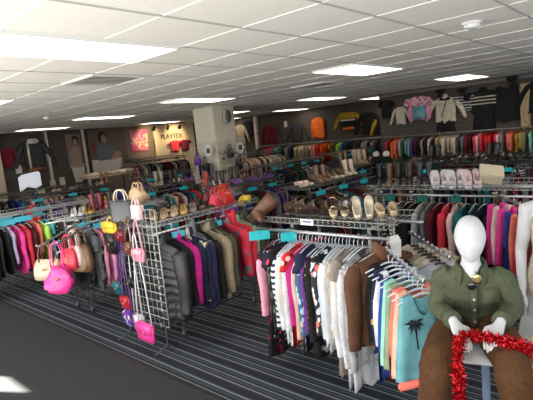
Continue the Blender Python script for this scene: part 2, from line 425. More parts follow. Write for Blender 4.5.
# hanger, one mesh shared by all
hb = MB()
hk = [(.0,0,-.055)] + [(.016*math.sin(a)-.0, 0, -.004+.016*math.cos(a)) for a in [PI*1.0 - PI*1.45*q/8 for q in range(9)]]
hb.tube([(0,0,-.075),(0,0,-.035),(.012,0,-.024),(.019,0,-.008),(.013,0,.008),(0,0,.0135),(-.012,0,.007)], .0028, n=6)
hb.tube([(-.19,0,-.125),(-.1,0,-.098),(-.02,0,-.078),(.02,0,-.078),(.1,0,-.098),(.19,0,-.125)], [.004,.006,.007,.007,.006,.004], n=6)
HANG = hb.mesh('clothes_hanger')
def hanger(loc, rz, m, label, group, sc=1.):
    return tag(put('clothes_hanger', HANG, m, loc=loc, rot=(0,0,rz), scale=(sc,1,1)), label, 'hanger', group)

# ------------------------------------------------------------------ racks
def rack(label, loc, length, axis='x', zrod=1.08, depth=.36, rodoff=.28, shelf=True, shelfw=.5, m=None, bars=(1,-1), endpanel=None, panelm=None, casters=True, legs=(None,None), cat='clothes rack'):
    """double rail clothes rack, length along local x, front rail at local -y"""
    t = thing('clothing_rack', label, cat, (loc[0], loc[1], 0), 0 if axis == 'x' else -PI/2, 'clothes racks')
    m = m or CHROME
    hl = length/2
    lx0 = legs[0] if legs[0] is not None else -hl+.1
    lx1 = legs[1] if legs[1] is not None else hl-.1
    for x in (lx0, lx1):
        for y in (-depth/2, depth/2):
            obj('upright', MB().tube([(x,y,.06),(x,y,zrod+.05)], .0125, n=8), m, t)
            if casters:
                c = obj('caster', MB().tube([(x-.011,y,.032),(x+.011,y,.032)], .03, n=12), RUBBER, t)
                obj('caster_fork', MB().box((x,y,.064), (.03,.03,.012)).box((x-.015,y,.045),(.004,.03,.04)).box((x+.015,y,.045),(.004,.03,.04)), m, c, False)
    for s in bars:
        y = s*-rodoff
        obj('hanging_rail', MB().tube([(-hl,y,zrod),(hl,y,zrod)], .0125, n=10), m, t)
        for x in (lx0, lx1): obj('rail_bracket', MB().tube([(x, -s*depth/2, zrod), (x, y, zrod)], .009, n=6), m, t)
    obj('base_frame', MB().tube([(lx0,-depth/2,.085),(lx0,depth/2,.085)], .011, n=6).tube([(lx1,-depth/2,.085),(lx1,depth/2,.085)], .011, n=6).tube([(lx0,0,.085),(lx1,0,.085)], .011, n=6), DARKWIRE, t)
    for x in (lx0, lx1): obj('cross_bar', MB().tube([(x,-depth/2,zrod+.03),(x,depth/2,zrod+.03)], .011, n=6), m, t)
    if shelf:
        w = MB(); z = zrod+.055; hw = shelfw/2
        for y in (-hw, -hw*.33, hw*.33, hw): w.tube([(-hl+.03,y,z),(hl-.03,y,z)], .0035, n=5)
        for s in (-1,1): w.tube([(-hl+.03,s*hw,z+.042),(hl-.03,s*hw,z+.042)], .004, n=5)
        x = -hl+.03
        while x < hl-.02:
            w.tube([(x,-hw,z+.042),(x,-hw,z),(x,hw,z),(x,hw,z+.042)], .0028, n=4); x += .045
        obj('wire_shelf', w, WIRE if m is CHROME else m, t)
    if endpanel:
        for x in endpanel:
            g = MB(); w2 = depth/2+.06
            k = 0; yy = -w2
            while yy <= w2+.001: g.tube([(x,yy,.1),(x,yy,zrod)], .003, n=4); yy += .06
            zz = .1
            while zz < zrod+.01: g.tube([(x,-w2,zz),(x,w2,zz)], .003, n=4); zz += .06
            obj('grid_panel', g, panelm or DARKWIRE, t)
    return t
def rack_sign(loc, rz, label, m=BLUESIGN, w=.13, h=.055, group='coloured size signs on the rails'):
    t = thing('size_sign', label, 'sign', loc, rz, group)
    obj('sign_card', MB().bbox((0,-.012,-.035), (w,.006,h), .002), m, t, False)
    obj('rail_clip', MB().tube([(0,-.01,-.03),(0,-.022,0),(0,-.012,.02),(0,.012,.02),(0,.02,0)], .004, n=5), m, t)
    return t
def row(names, start, step, rz, rackname, group, near=True, hi=False, z=1.08, hang=CLEARP, left_first=True, jitter=.004, hw=1., skip=(), tilt=0., pos=None):
    """names: list of (kind, look, material, length scale, width scale, extras)"""
    p = Vector(start); d = Vector(step)
    for i, it in enumerate(names):
        kind, look, m = it[0], it[1], it[2]
        ls = it[3] if len(it) > 3 else 1.; ws = it[4] if len(it) > 4 else 1.; ex = it[5] if len(it) > 5 else ()
        tg = it[6] if len(it) > 6 else None
        q = (p + d*i if pos is None else p + d.normalized()*pos[i]) + Vector((rnd.uniform(-jitter,jitter), rnd.uniform(-jitter,jitter), 0))
        a = rz + rnd.uniform(-.09,.09) + tilt
        where = '%s from left on the %s' % (ORD[i+1], rackname)
        sc = (ws*rnd.uniform(.97,1.03), rnd.uniform(.8,1.05), ls)
        garment(kind, look, m, q, a, where, sc, var=rnd.randrange(3), near=near, hi=hi, group=group, extra=ex, tagside=tg)
        if hang is not None:
            hanger(q + Vector((0,0,.0)), a, hang, 'hanger holding the %s garment from left on the %s' % (ORD[i+1], rackname), 'hangers on the '+rackname, ws*.98)

cl = cloth
GR = 'clothes on the '
# ---- R1 : front rack along Y, beside the mannequin
rack('chrome double rail clothes rack with shoe shelf, nearest, left of the seated mannequin', (3.03,2.04), 1.2, 'y', 1.085, endpanel=None, legs=(-.29,.40))
R1 = [
 ('blouse','pale pink long-sleeved',cl('pink'),1.0,1.06),
 ('dress','long dark maroon and black',cl('black','floral','maroon','burgundy'),.98,1.0),
 ('dress','navy and white snowflake-print',cl('navy','dots','white',scale=.7),.84,1.0),
 ('blouse','dark green camouflage print',cl('black','camo','sage','olive'),1.12,1.),
 ('dress','black with red flower hem',cl('black','floral','crimson',scale=.8),.82,.98),
 ('blouse','navy and white striped',cl('white','hstripe','navy'),1.12,1.05),
 ('cardigan','soft white',cl('white'),1.05,1.02),
 ('blouse','cream ribbed',cl('cream'),1.12,1.0),
 ('cardigan','grey-white patterned',cl('white','print','lightgrey'),1.06,.98),
 ('dress','bright red flowered',cl('red','floral','maroon','palepink'),.84,1.04),
 ('blouse','magenta satin',cl('magenta'),1.05,.97),
 ('blouse','blush pink',cl('blush'),1.2,.98),
 ('blouse','blue and cream flowered',cl('denim','floral','paleblue','beige'),1.14,1.04),
 ('dress','dark blue denim',cl('navy'),.84,1.),
 ('blouse','purple velvet',cl('purple'),1.1,.98),
 ('blouse','black with gold flecks',cl('black','dots','gold',scale=1.3),1.08,1.),
 ('cardigan','plain black',cl('black'),1.1,1.02),
 ('blouse','black and white print with coral band',cl('charcoal','floral','white','coral'),1.06,1.06),
 ('dress','black and white lace hem',cl('black','print','white'),.84,.96),
 ('blouse','white flowered',cl('white','floral','paleblue'),1.1,1.0),
 ('blouse','bright white loose',cl('white'),1.12,1.1),
 ('blouse','cream flowered',cl('cream','floral','tan','white'),1.08,1.02),
 ('cardigan','white lace',cl('white','print','cream'),1.2,.98),
 ('dress','long taupe sleeveless',cl('taupe'),.94,1.0),
 ('cardigan','long white crochet hem',cl('white','dots','lightgrey'),1.3,1.),
]
row(R1, (2.75,2.40,1.085), (0,-.030,0), 0., 'front rack', GR+'front rack', hi=True, z=1.085)
garment('sweater','rust brown knitted',cl('rust'),(2.75,1.50,1.085),-.40,'at the right end of the front rack, over white lace',(1.08,1.1,1.08),var=0,hi=True,group=GR+'front rack',extra=('collar',),tagside=(.12,-.06,-.34))
hanger((2.75,1.50,1.085),-.40,CLEARP,'clear hanger inside the rust brown sweater on the front rack','hangers on the front rack',1.)
garment('cardigan','long white fringed',cl('white','print','lightgrey'),(2.76,1.645,1.085),-.12,'hanging just behind the rust brown sweater',(.95,.9,1.36),var=1,hi=True,group=GR+'front rack')
hanger((2.76,1.645,1.085),-.12,CLEARP,'clear hanger of the long fringed cardigan behind rust sweater','hangers on the front rack',.95)
rack_sign((2.70,2.56,1.08), -.75, 'teal sign at the left end of the front rack rail', TEALP, .17,.075)
rack_sign((2.72,2.27,1.085), -.75, 'teal sign among the hangers of the front rack', TEALP, .12,.07)
t = thing('price_sign', 'white price card clipped to front rack shelf edge', 'sign', (2.775,2.12,1.16), -PI/2)
obj('card', MB().bbox((0,-.004,0), (.12,.004,.045), .001), WHITEP, t, False)
obj('ink_band', MB().box((0,-.0068,.004), (.085,.001,.012)), mat('ink_blue', (.05,.08,.2), .6), t, False)
t = thing('paper_bag_tag', 'blank pale card hanging from the right end of the rail', 'card', (2.80,1.43,1.075), -.75)
obj('card', MB().prism([(-.045,-.11),(.045,-.125),(.05,-.01),(.03,.03),(-.05,.02)], -.003, .003), mat('card_paper', (.55,.54,.52), .7), t, False)
obj('string', MB().tube([(0,0,.02),(.0,0,.05),(0,.01,.07)], .0015, n=4), WIRE, t)

# ---- waterfall arms with small tops, next to the mannequin
def waterfall(label, a, b):
    a = Vector(a); b = Vector(b)
    t = thing('waterfall_arm', label, 'display arm', a, 0)
    d = b-a
    obj('arm_bar', MB().tube([(0,0,0), d*.9, d, d+Vector((0,0,.03))], .011, n=8), CHROME, t)
    for i in range(9):
        q = d*(i+.7)/9.4
        obj('stud', MB().ball(q+Vector((0,0,.017)), .0095, 8, 6), CHROME, t)
    return a, d
azW = math.atan2(-.58,.8)
a, d = waterfall('beaded chrome arm with small tops hanging at right of front rack', (2.74,1.47,1.03), (2.47,1.09,.93))
W1 = [('tank_top','black',cl('black'),1.0),('tank_top','dark navy dotted',cl('navy','dots','gold',scale=.5),1.06),('tank_top','white and navy',cl('white','print','navy'),1.),
      ('tank_top','royal blue',cl('blue'),1.26),('tank_top','plain mint green',cl('mint'),1.05),('tank_top','pale green',cl('sage'),1.04),
      ('tank_top','coral pink',cl('coral'),1.06),('tank_top','salmon',cl('peach'),1.02),('tank_top','pale turquoise with black palm print',cl('aqua','print','aqua'),1.0)]
for i, it in enumerate(W1):
    q = a + d*(i+1)/9.4
    lab = '%s %s, %s from the back on the beaded arm' % (it[1], WORDS.get(it[0]), ORD[i+1])
    g = garment(it[0], it[1], it[2], q, azW + rnd.uniform(-.05,.05), '', (.92, 1., it[3]), var=rnd.randrange(3), hi=True, group='small tops on the beaded arm', label=lab)
    hanger(q, azW, CLEARP, 'clear hanger of the %s top on the beaded arm' % it[1], 'hangers on the beaded arm', .9)
    if i == 8:
        for (px, pz) in ((.09,-.17),(-.08,-.25)):
            pm = MB()
            for k in range(9):
                an = 2*PI*k/9 + px*9; l = .055 + .015*(k % 3)
                e = (px+math.cos(an)*l, pz+math.sin(an)*l*.8)
                n = (-math.sin(an)*.009, math.cos(an)*.009); mid = (px+math.cos(an)*l*.5, pz+math.sin(an)*l*.4+.006)
                vs = [(px,-.026,pz),(mid[0]+n[0],-.0275,mid[1]+n[1]),(e[0],-.026,e[1]-.012),(mid[0]-n[0],-.0275,mid[1]-n[1])]
                pm.add(vs, [(0,1,2,3)])
            pm.add([(px-.004,-.0265,pz),(px+.004,-.0265,pz),(px+.022,-.0265,pz-.15),(px+.012,-.0265,pz-.15)], [(0,1,2,3)])
            obj('palm_print', pm, BLACKP, g, False)
        obj('coral_hem', MB().bbox((0,0,-.625),(.40,.03,.05),.01), cl('coral'), g)
a2, d2 = waterfall('second beaded chrome arm carrying pale tops behind the first', (3.16,1.49,1.04), (2.90,1.10,.95))
for i, (kind, look, m) in enumerate([('blouse','ivory',cl('cream')),('t_shirt','oatmeal',cl('beige')),('t_shirt','cream spotted',cl('cream','dots','tan')),('t_shirt','mushroom',cl('taupe')),('t_shirt','pale sand',cl('beige','print','cream')),('t_shirt','soft cream',cl('cream')),('t_shirt','dusty grey',cl('lightgrey'))]):
    q = a2 + d2*(i+1.2)/9.4
    garment(kind, look, m, q, azW, '', (.85,1,.9), var=i%3, group='pale tops on the second beaded arm', label='%s %s, %s from the back on the second beaded arm' % (look, WORDS.get(kind, kind), ORD[i+1]))
    hanger(q, azW, BLACKP, 'hanger of the %s top on the second beaded arm' % look, 'hangers on the second beaded arm', .86)

# ---- M : coat rack along X
rack('chrome coat rack with shoe shelf, behind the hanging purses', (3.00,3.72), 1.44, 'x', 1.075, legs=(-.44,.55))
M1 = [('puffer_jacket','shiny black quilted',mat('black_nylon',(.008,.009,.012),.5),.98,1.,('collar','zipper')),
 ('jacket','plain black wool',cl('black'),.92,1.,('collar',)),
 ('jacket','bright magenta fleece',cl('magenta'),.92,1.,('collar','zipper')),
 ('jacket','dark navy',cl('navy'),.92,.98,('collar',)),
 ('jacket','cream-lined navy',cl('navy','vstripe','cream',scale=.2),.95,1.,('collar',)),
 ('jacket','midnight blue',cl('navy'),1.0,1.,('collar','zipper')),
 ('hoodie','slate grey',cl('grey'),.9,.96,('collar',)),
 ('jacket','black zip-up',cl('black'),.98,1.,('collar','zipper')),
 ('jacket','khaki tan corduroy',cl('khaki'),.95,1.04,('collar',)),
 ('jacket','olive brown lined',cl('olive'),.9,1.0,('collar',)),
 ('jacket','dark charcoal',cl('charcoal'),.96,1.,('collar',)),
 ('hoodie','dark burgundy',cl('burgundy'),.86,.98,('collar',)),
 ('jacket','coral red with grey patches',cl('crimson','print','grey',scale=.3),.84,1.04,('collar','zipper')),
 ('hoodie','bright red knitted',cl('crimson'),.84,1.0,('collar',)),
 ('jacket','moss green',cl('sage'),.82,1.,('collar',)),
 ('jacket','dark olive',cl('olive'),.9,1.,('collar',)),
 ('hoodie','faded black',cl('charcoal'),.9,1.,('collar',)),
 ('jacket','jet black',cl('black'),.9,1.,('collar',))]
row(M1, (2.36,3.44,1.075), (.061,0,0), -PI/2, 'coat rack', GR+'coat rack', hi=True, hang=BLACKP, pos=[0,.06,.17,.22,.27,.31,.35,.40,.53,.58,.62,.66,.79,.87,.93,.99,1.05,1.11])
rack_sign((2.52,3.40,1.07), -.2, 'sky blue sign at the left end of the coat rack rail')
rack_sign((2.98,3.40,1.07), -.2, 'sky blue sign in the middle of the coat rack rail')
rack_sign((2.62,3.62,1.10), -.2, 'sky blue sign behind the rail of the coat rack')

# ---- L : rack behind the handbag stand
rack('chrome rack with black grid end panel, behind the handbag arms', (2.92,5.25), 1.36, 'x', 1.06, legs=(-.49,.56), endpanel=(-.54,), panelm=DARKWIRE)
L1 = [('blouse','plain black',cl('black')),('blouse','black spotted',cl('black','dots','lightgrey')),('cardigan','dark charcoal',cl('charcoal')),('t_shirt','steel grey',cl('grey')),('blouse','ash grey',cl('grey')),
 ('blouse','black lace',cl('black','print','grey')),('blouse','coral pink',cl('pink')),('blouse','candy pink',cl('pink'),1.05),('blouse','pale pink',cl('palepink'),1.08),('cardigan','soft rose',cl('palepink','print','pink'),1.05),('t_shirt','leaf green',cl('sage'),.9),
 ('blouse','violet print',cl('violet','floral','white')),('blouse','pale grey',cl('lightgrey'),1.1),('cardigan','denim blue',cl('denim'),1.08),('blouse','ink black',cl('black'),1.1),('blouse','powder blue',cl('paleblue'))]
row(L1, (2.27,4.97,1.06), (.067,0,0), -PI/2, 'rack behind the handbags', GR+'rack behind the handbags', hi=False, pos=[0,.03,.06,.14,.17,.20,.26,.32,.39,.44,.50,.56,.62,.70,.78,.86])
rack_sign((2.38,4.88,1.09), -.2, 'sky blue sign at left end of the rack behind the handbags')
rack_sign((2.55,4.86,1.06), -.2, 'second sky blue sign on the rack behind the handbags')
rack_sign((2.80,5.02,1.09), -.2, 'sky blue sign further along the rack behind the handbags')

# ---- LL : leftmost rack
rack('chrome clothes rack at the far left edge of the shop floor', (2.75,7.1), 1.8, 'x', 1.02, legs=(-.7,.7))
LL1 = [('cardigan','long black',cl('black'),1.1),('jacket','black woollen',cl('black')),('blouse','charcoal',cl('charcoal')),('blouse','dark black ribbed',cl('black')),('blouse','lilac white',cl('lavender'),.9),('blouse','bright orchid pink',cl('hotpink'),1.06,1.1),('sweater','raspberry red',cl('crimson')),('jacket','dark wine',cl('burgundy'),1.05),
 ('blouse','salmon pink',cl('coral'),.8),('t_shirt','neon lime green',cl('lime'),1.1,1.1),('t_shirt','turquoise blue',cl('turquoise'),.9),('blouse','black dotted',cl('black','dots','white')),('cardigan','slate',cl('grey')),('blouse','jet black',cl('black')),('sweater','ash grey',cl('grey')),('blouse','deep navy',cl('navy'))]
row(LL1, (1.92,6.82,1.02), (.085,0,0), -PI/2, 'leftmost rack', GR+'leftmost rack')
rack_sign((2.25,6.78,1.04), -.2, 'sky blue sign at left end of the leftmost rack', w=.2, h=.07)
rack_sign((2.3,6.98,1.07), -.2, 'sky blue sign above the leftmost rack shelf', w=.2, h=.07)
rack_sign((2.0,6.75,1.05), -.2, 'wide sky blue sign at the left edge of the picture', w=.26, h=.08)
rack_sign((2.45,6.74,1.06), -.2, 'wide sky blue sign above the lime top', w=.22, h=.07)
rack_sign((2.9,7.2,1.10), -.2, 'sky blue sign behind the leftmost rack shelf', w=.24, h=.07)
rack_sign((2.75,6.98,1.05), -.2, 'sky blue sign at the right of the leftmost rack', w=.14, h=.07)

# ---- R2 : rack under the white sneakers, behind mannequin
rack('chrome rack with the white sneakers on its shelf, behind the mannequin', (4.78,1.75), 1.75, 'y', 1.09)
R2 = [('blouse','black lace-trim',cl('black','print','white')),('blouse','striped green and white',cl('white','hstripe','darkgreen')),('t_shirt','plain black',cl('black')),('blouse','soft black',cl('black')),('cardigan','dove grey',cl('lightgrey'),1.05),('blouse','mist grey',cl('grey')),('blouse','brick red',cl('burgundy')),('cardigan','scarlet',cl('crimson')),('blouse','pale rose',cl('palepink')),
 ('t_shirt','dark teal',cl('teal'),1.02),('blouse','deep petrol',cl('teal'),1.06),('blouse','ink navy',cl('navy')),('blouse','dark black velvet',cl('black')),('blouse','charcoal',cl('charcoal')),('t_shirt','wine red',cl('maroon')),('blouse','olive',cl('olive')),('blouse','bright red',cl('red')),('blouse','hot pink',cl('hotpink'))]
row(R2, (4.5,2.28,1.09), (0,-.083,0), 0., 'sneaker rack', GR+'sneaker rack', hang=mat('beige_hanger',(.5,.42,.32),.4))
for i, yy in enumerate((2.3, 1.95, 1.62)): rack_sign((4.48,yy,1.10), -PI/2+.5, 'dark green sign, %s from left on the sneaker rack rail' % ORD[i+1], mat('green_plastic',(.0,.12,.10),.4), .10,.07)

# ------------------------------------------------------------------ shoes
SH = {
 'pump':   dict(L=.24, w=.037, s=((0,.07),(.3,.05),(.62,.012),(1,.004)), h=((0,.055),(.12,.058),(.4,.042),(.66,.036),(.85,.03),(1,.014)), cav=.62, heel=(.012,.07)),
 'flat':   dict(L=.25, w=.038, s=((0,.012),(1,.010)), h=((0,.055),(.15,.05),(.45,.04),(.7,.042),(.88,.032),(1,.016)), cav=.62, heel=None),
 'sneaker':dict(L=.27, w=.045, s=((0,.028),(1,.024)), h=((0,.065),(.2,.062),(.42,.078),(.62,.07),(.85,.045),(1,.022)), cav=.42, heel=None),
 'boot':   dict(L=.26, w=.042, s=((0,.035),(.4,.025),(.62,.01),(1,.008)), h=((0,.07),(.25,.085),(.45,.075),(.7,.05),(.88,.04),(1,.016)), cav=0, heel=(.026,.035)),
 'sandal': dict(L=.25, w=.038, s=((0,.05),(.4,.035),(1,.012)), h=((0,.012),(1,.010)), cav=0, heel=(.026,.05)),
}
def ip(tab, t):
    for (a, va), (b, vb) in zip(tab, tab[1:]):
        if t <= b: return va + (vb-va)*(t-a)/(b-a)
    return tab[-1][1]
_S = {}
def shoe_mesh(style, part):
    if (style, part) in _S: return _S[(style, part)]
    k = SH[style]; L = k['L']; mb = MB(); N = 12
    if part in ('upper', 'all'):
        rs = []
        for i in range(N+1):
            t = i/N; y = -L/2 + L*t
            w = k['w']*(.72+.28*math.sin(min(1, t*1.25)*PI*.5)) if t < .7 else k['w']*math.sqrt(max(.02, 1-((t-.7)/.31)**2))
            if t < .06: w *= .72
            s_ = ip(k['s'], t); h = ip(k['h'], t)
            c = h-.008 if t < k['cav'] and i > 0 else 0
            e = .010
            if c: ins = [(-w*.84+.0,s_+h),(-w*.7,s_+h-.004),(-w*.62,s_+h-c),(w*.62,s_+h-c),(w*.7,s_+h-.004),(w*.84,s_+h)]
            else: ins = [(-w*.8,s_+h*.88),(-w*.45,s_+h*1.0),(-w*.15,s_+h*1.07),(w*.15,s_+h*1.07),(w*.45,s_+h*1.0),(w*.8,s_+h*.88)]
            ring = [(-w*.85,s_),(-w,s_+h*.35)] + ins + [(w,s_+h*.35),(w*.85,s_)]
            rs.append([(x, y, z) for x, z in ring])
        mb.rings(rs)
        if style == 'boot':
            mb.rings([[(a*math.cos(q)*.9, -L*.27+dy+a*1.15*math.sin(q), z) for q in [2*PI*j/14 for j in range(14)]] for a, dy, z in ((.042,.0,.10),(.043,-.004,.16),(.05,-.01,.24),(.056,-.012,.31),(.058,-.012,.34),(.052,-.012,.34),(.05,-.012,.28))], cap=(True, True))
        if style == 'sandal':
            for y0, r0s in ((.05,.036),(.02,.036),(-.07,.03)):
                z0 = ip(k['s'], (y0+L/2)/L)
                mb.tube([(r0s*math.cos(a)*1.02, y0+.012*math.sin(a), z0+.055*math.sin(a)) for a in [PI*q/8 for q in range(9)]], .006, n=6)
    if part in ('sole', 'all'):
        rs = []
        for i in range(N+1):
            t = i/N; y = -L/2*1.02 + L*1.03*t
            w = k['w']*(.72+.28*math.sin(min(1, t*1.25)*PI*.5)) if t < .7 else k['w']*math.sqrt(max(.03, 1-((t-.7)/.315)**2))
            if t < .06: w *= .72
            s_ = ip(k['s'], t); b = 0 if style in ('sneaker', 'flat') else max(0, s_-.007)
            w *= 1.05
            rs.append([(-w,y,b),(-w,y,s_+.004),(w,y,s_+.004),(w,y,b)])
        mb.rings(rs)
    if part in ('heel', 'all') and k['heel']:
        a, hh = k['heel']
        mb.rings([[(a*g*math.cos(q), -L*.40+a*g*math.sin(q), z) for q in [2*PI*j/10 for j in range(10)]] for g, z in ((.75,0),(.7,hh*.4),(1.1,hh*.8),(1.6 if a<.02 else 1.2,hh))])
    me = mb.mesh('shoe_%s' % part); _S[(style, part)] = me
    return me
def shoe(style, loc, rz, m, label, group=None, near=True, tilt=0., m2=None, roll=0., s=1.):
    name = {'pump':'heeled_shoe','flat':'flat_shoe','sneaker':'sneaker','boot':'ankle_boot','sandal':'sandal'}[style]
    cat = 'boot' if style == 'boot' else 'shoe'
    rot = (Matrix.Rotation(rz, 3, 'Z') @ Matrix.Rotation(tilt, 3, 'X') @ Matrix.Rotation(roll, 3, 'Y')).to_euler()
    if not near:
        return tag(put(name, shoe_mesh(style, 'all'), m, loc=loc, rot=rot, scale=(s,s,s)), label, cat, group)
    t = thing(name, label, cat, loc, group=group, rot=rot); t.scale = (s,s,s)
    put('upper', shoe_mesh(style, 'upper'), m, t)
    put('sole', shoe_mesh(style, 'sole'), m2 or mat('shoe_sole', (.12,.09,.06), .7), t)
    if SH[style]['heel']: put('heel', shoe_mesh(style, 'heel'), m2 or m, t)
    return t
def pair(style, loc, rz, m, look, where, group=None, near=True, tilt=0., gap=.095, m2=None, s=1.):
    d = Vector((math.cos(rz), math.sin(rz), 0))*gap/2
    e = Vector((0, 0, 0))
    # which of the two stands further left as seen from the shop front
    l, r_ = (loc - d, loc + d) if d.dot(r0) > 0 else (loc + d, loc - d)
    nm = 'boot' if style == 'boot' else 'shoe'
    shoe(style, l, rz+.05, m, 'left %s of the %s pair %s' % (nm, look, where), group, near, tilt, m2, s=s)
    shoe(style, r_, rz-.05, m, 'right %s of the %s pair %s' % (nm, look, where), group, near, tilt, m2, s=s)
leather = lambda n, c, r=.35: mat('leather_'+n, c, r, noise=.15, nscale=40)
LT = {k: leather(k, COL[k]) for k in ('black','brown','darkbrown','tan','cream','white','red','crimson','pink','hotpink','gold','beige','rust','maroon','taupe','navy','yellow','orange','grey','teal','khaki','blue','palepink','mustard','burgundy','charcoal','purple','lightgrey')}
V = Vector
# front rack shelf, z = 1.145
zs = 1.146
g = 'shoes on the front rack shelf'
pair('flat', V((3.06,1.80,zs+.075)), -1.0, LT['cream'], 'cream slip-on', 'on the front rack shelf', g, tilt=.62, s=.98)
pair('pump', V((3.06,1.61,zs+.05)), -1.0, LT['tan'], 'tan heeled', 'at the right of the front rack shelf', g, tilt=.55, s=.92)
pair('sandal', V((3.04,2.0,zs+.065)), -1.0, mat('pale_gold',(.75,.62,.42),.3,.4), 'pale gold strappy', 'on the front rack shelf', g, tilt=.6)
tag(obj('cloth_flower', MB().ball((0,0,.03), .03, 10, 8).ball((.025,0,.03), .02, 8, 6).ball((-.02,.012,.035), .02, 8, 6).ball((0,-.02,.045), .02, 8, 6), cloth('white'), loc=(3.0,1.93,zs+.09)), 'white cloth flower on a strappy gold sandal', 'flower')
for i, (px, py, a, c) in enumerate(((3.2,2.58,.3,'darkbrown'),(3.1,2.5,.5,'darkbrown'),(3.22,2.44,.2,'black'),(3.07,2.36,.45,'darkbrown'),(3.2,2.3,.1,'black'),(3.1,2.23,.35,'darkbrown'),(3.22,2.15,.2,'black'),(3.1,2.12,.4,'darkbrown'))):
    shoe('boot', V((px,py,zs+.045)), -2.3+a, LT[c], '%s leather boot in the pile, %s from left on front rack shelf' % ({'darkbrown':'dark brown','maroon':'wine brown'}.get(c, c), ORD[i+1]), 'boots piled on the front rack shelf', tilt=-.15, roll=1.3, s=.85)
# the rust cowboy boot hanging over the left end
t = thing('cowboy_boot', 'rust brown leather boot leaning over the left end of front shelf', 'boot', (2.86,2.60,1.245), rot=(.0,.95,-.55))
mb = MB()
mb.rings([[(w*math.cos(q), .04+d_*math.sin(q)+dy, z) for q in [2*PI*j/14 for j in range(14)]] for w, d_, dy, z in ((.05,.055,0,-.10),(.055,.062,0,-.04),(.066,.072,0,.04),(.075,.08,0,.10),(.07,.075,0,.10),(.06,.065,0,.02))])
obj('shaft', mb, LT['rust'], t)
mb = MB()
mb.rings([[(w*math.cos(q), y, -.14+h*.5+h*.5*math.sin(q)) for q in [2*PI*j/12 for j in range(12)]] for y, w, h in ((.095,.02,.05),(.085,.04,.08),(.03,.045,.10),(-.04,.042,.08),(-.10,.043,.06),(-.15,.03,.04),(-.17,.008,.02))])
obj('foot', mb, LT['rust'], t)
obj('boot_heel', MB().box((0,.06,-.155), (.055,.055,.035), taper=1.15), LT['darkbrown'], t, False)
# coat rack shelf
zm = 1.138; g = 'shoes on the coat rack shelf'
for i, (px, st, c, look) in enumerate(((2.52,'pump','tan','golden tan'),(2.64,'pump','beige','beige'),(2.76,'pump','gold','pale gold'),(2.88,'pump','taupe','grey taupe'),(3.0,'pump','darkbrown','dark brown'),(3.12,'pump','black','shiny black'))):
    pair(st, V((px,3.66,zm)), PI*.80, LT[c], look, 'on the coat rack shelf', g, tilt=.22, gap=.085)
    if i != 3: pair('pump' if i % 2 else 'flat', V((px+.06,3.86,zm)), PI*.82, LT[('brown','charcoal','tan','grey','black','maroon')[i]], ('brown','charcoal','caramel','grey','plain black','wine')[i], 'at the back of the coat rack shelf', g, tilt=.22, gap=.085)

# ------------------------------------------------------------------ handbags
def handbag(loc, rz, w, d, h, m, label, style='tote', hh=.16, m2=None, clasp=True, name='handbag', group=None, slump=.0, rot=None, z_top=False):
    """origin at the top of the handles when z_top, else at the base"""
    o = -(h+hh) if z_top else 0
    t = thing(name, label, 'bag', loc, rz, group, rot)
    m2 = m2 or m
    rs = []
    for q, (k, kd) in enumerate(((.86,.8),(.97,1.0),(1.0,1.0),(.98,.92),(.9,.66),(.8,.36),(.76,.2))):
        if style == 'slouch': k = (.7,.96,1.08,1.05,.9,.72,.6)[q]; kd = (.7,1.1,1.25,1.1,.85,.5,.3)[q]
        if style == 'box': k, kd = ((.97,.95),(1,1),(1,1),(1,1),(1,1),(.99,.96),(.95,.85))[q]
        z = o + h*(0,.06,.3,.55,.8,.94,1.0)[q]
        ring = []
        for j in range(24):
            a = 2*PI*j/24; c_, s_ = math.cos(a), math.sin(a)
            e = .5
            x = math.copysign(abs(c_)**e, c_)*w/2*k; y = math.copysign(abs(s_)**e, s_)*d/2*kd
            wob = slump*math.sin(3*a+q*1.3)*.03
            ring.append((x*(1+wob*3), y*(1+wob*5), z + slump*.02*math.sin(2*a+q)))
        rs.append(ring)
    obj('bag_body', MB().rings(rs), m, t)
    if hh > 0:
        for s in (-1, 1):
            hw = w*.26
            pts = [(-hw, s*d*.2, o+h*.86), (-hw*.98, s*d*.2, o+h+hh*.4)] + [(-hw*.9*math.cos(PI*q/8), s*d*.16, o+h+hh*.45+hh*.55*math.sin(PI*q/8)) for q in range(9)] + [(hw*.98, s*d*.2, o+h+hh*.4), (hw, s*d*.2, o+h*.86)]
            obj('handle', MB().tube(pts, max(.006, w*.022), n=6), m2, t)
    if style in ('box', 'flap'):
        obj('flap', MB().bbox((0,-d*.53,o+h*.72), (w*.98,.008,h*.5), .004), m2, t)
    if clasp: obj('clasp', MB().bbox((0,-d*.56,o+h*.58), (w*.13,.012,h*.09), .003), GOLDM, t)
    return t
def crossbody(loc, w, h, m, label, strap_top, sm=None, name='shoulder_purse'):
    """small purse hanging flat against a panel in the y-z plane, strap to strap_top"""
    t = thing(name, label, 'bag', loc, 0, 'purses hanging on the grid stand')
    obj('bag_body', MB().bbox((0,0,0), (.05,w,h), .014), m, t)
    obj('flap', MB().bbox((-.028,0,h*.2), (.008,w*.98,h*.55), .003), m, t)
    obj('clasp', MB().bbox((-.034,0,h*.0), (.006,.022,.016), .002), GOLDM, t)
    dz = strap_top - loc[2]
    obj('strap', MB().tube([(0,-w*.45,h*.4),(0.004,-w*.32,dz*.5),(.01,-.015,dz),(.012,.0,dz+.012),(.01,.015,dz),(.004,w*.32,dz*.5),(0,w*.45,h*.4)], .006, n=6), sm or m, t)
    return t
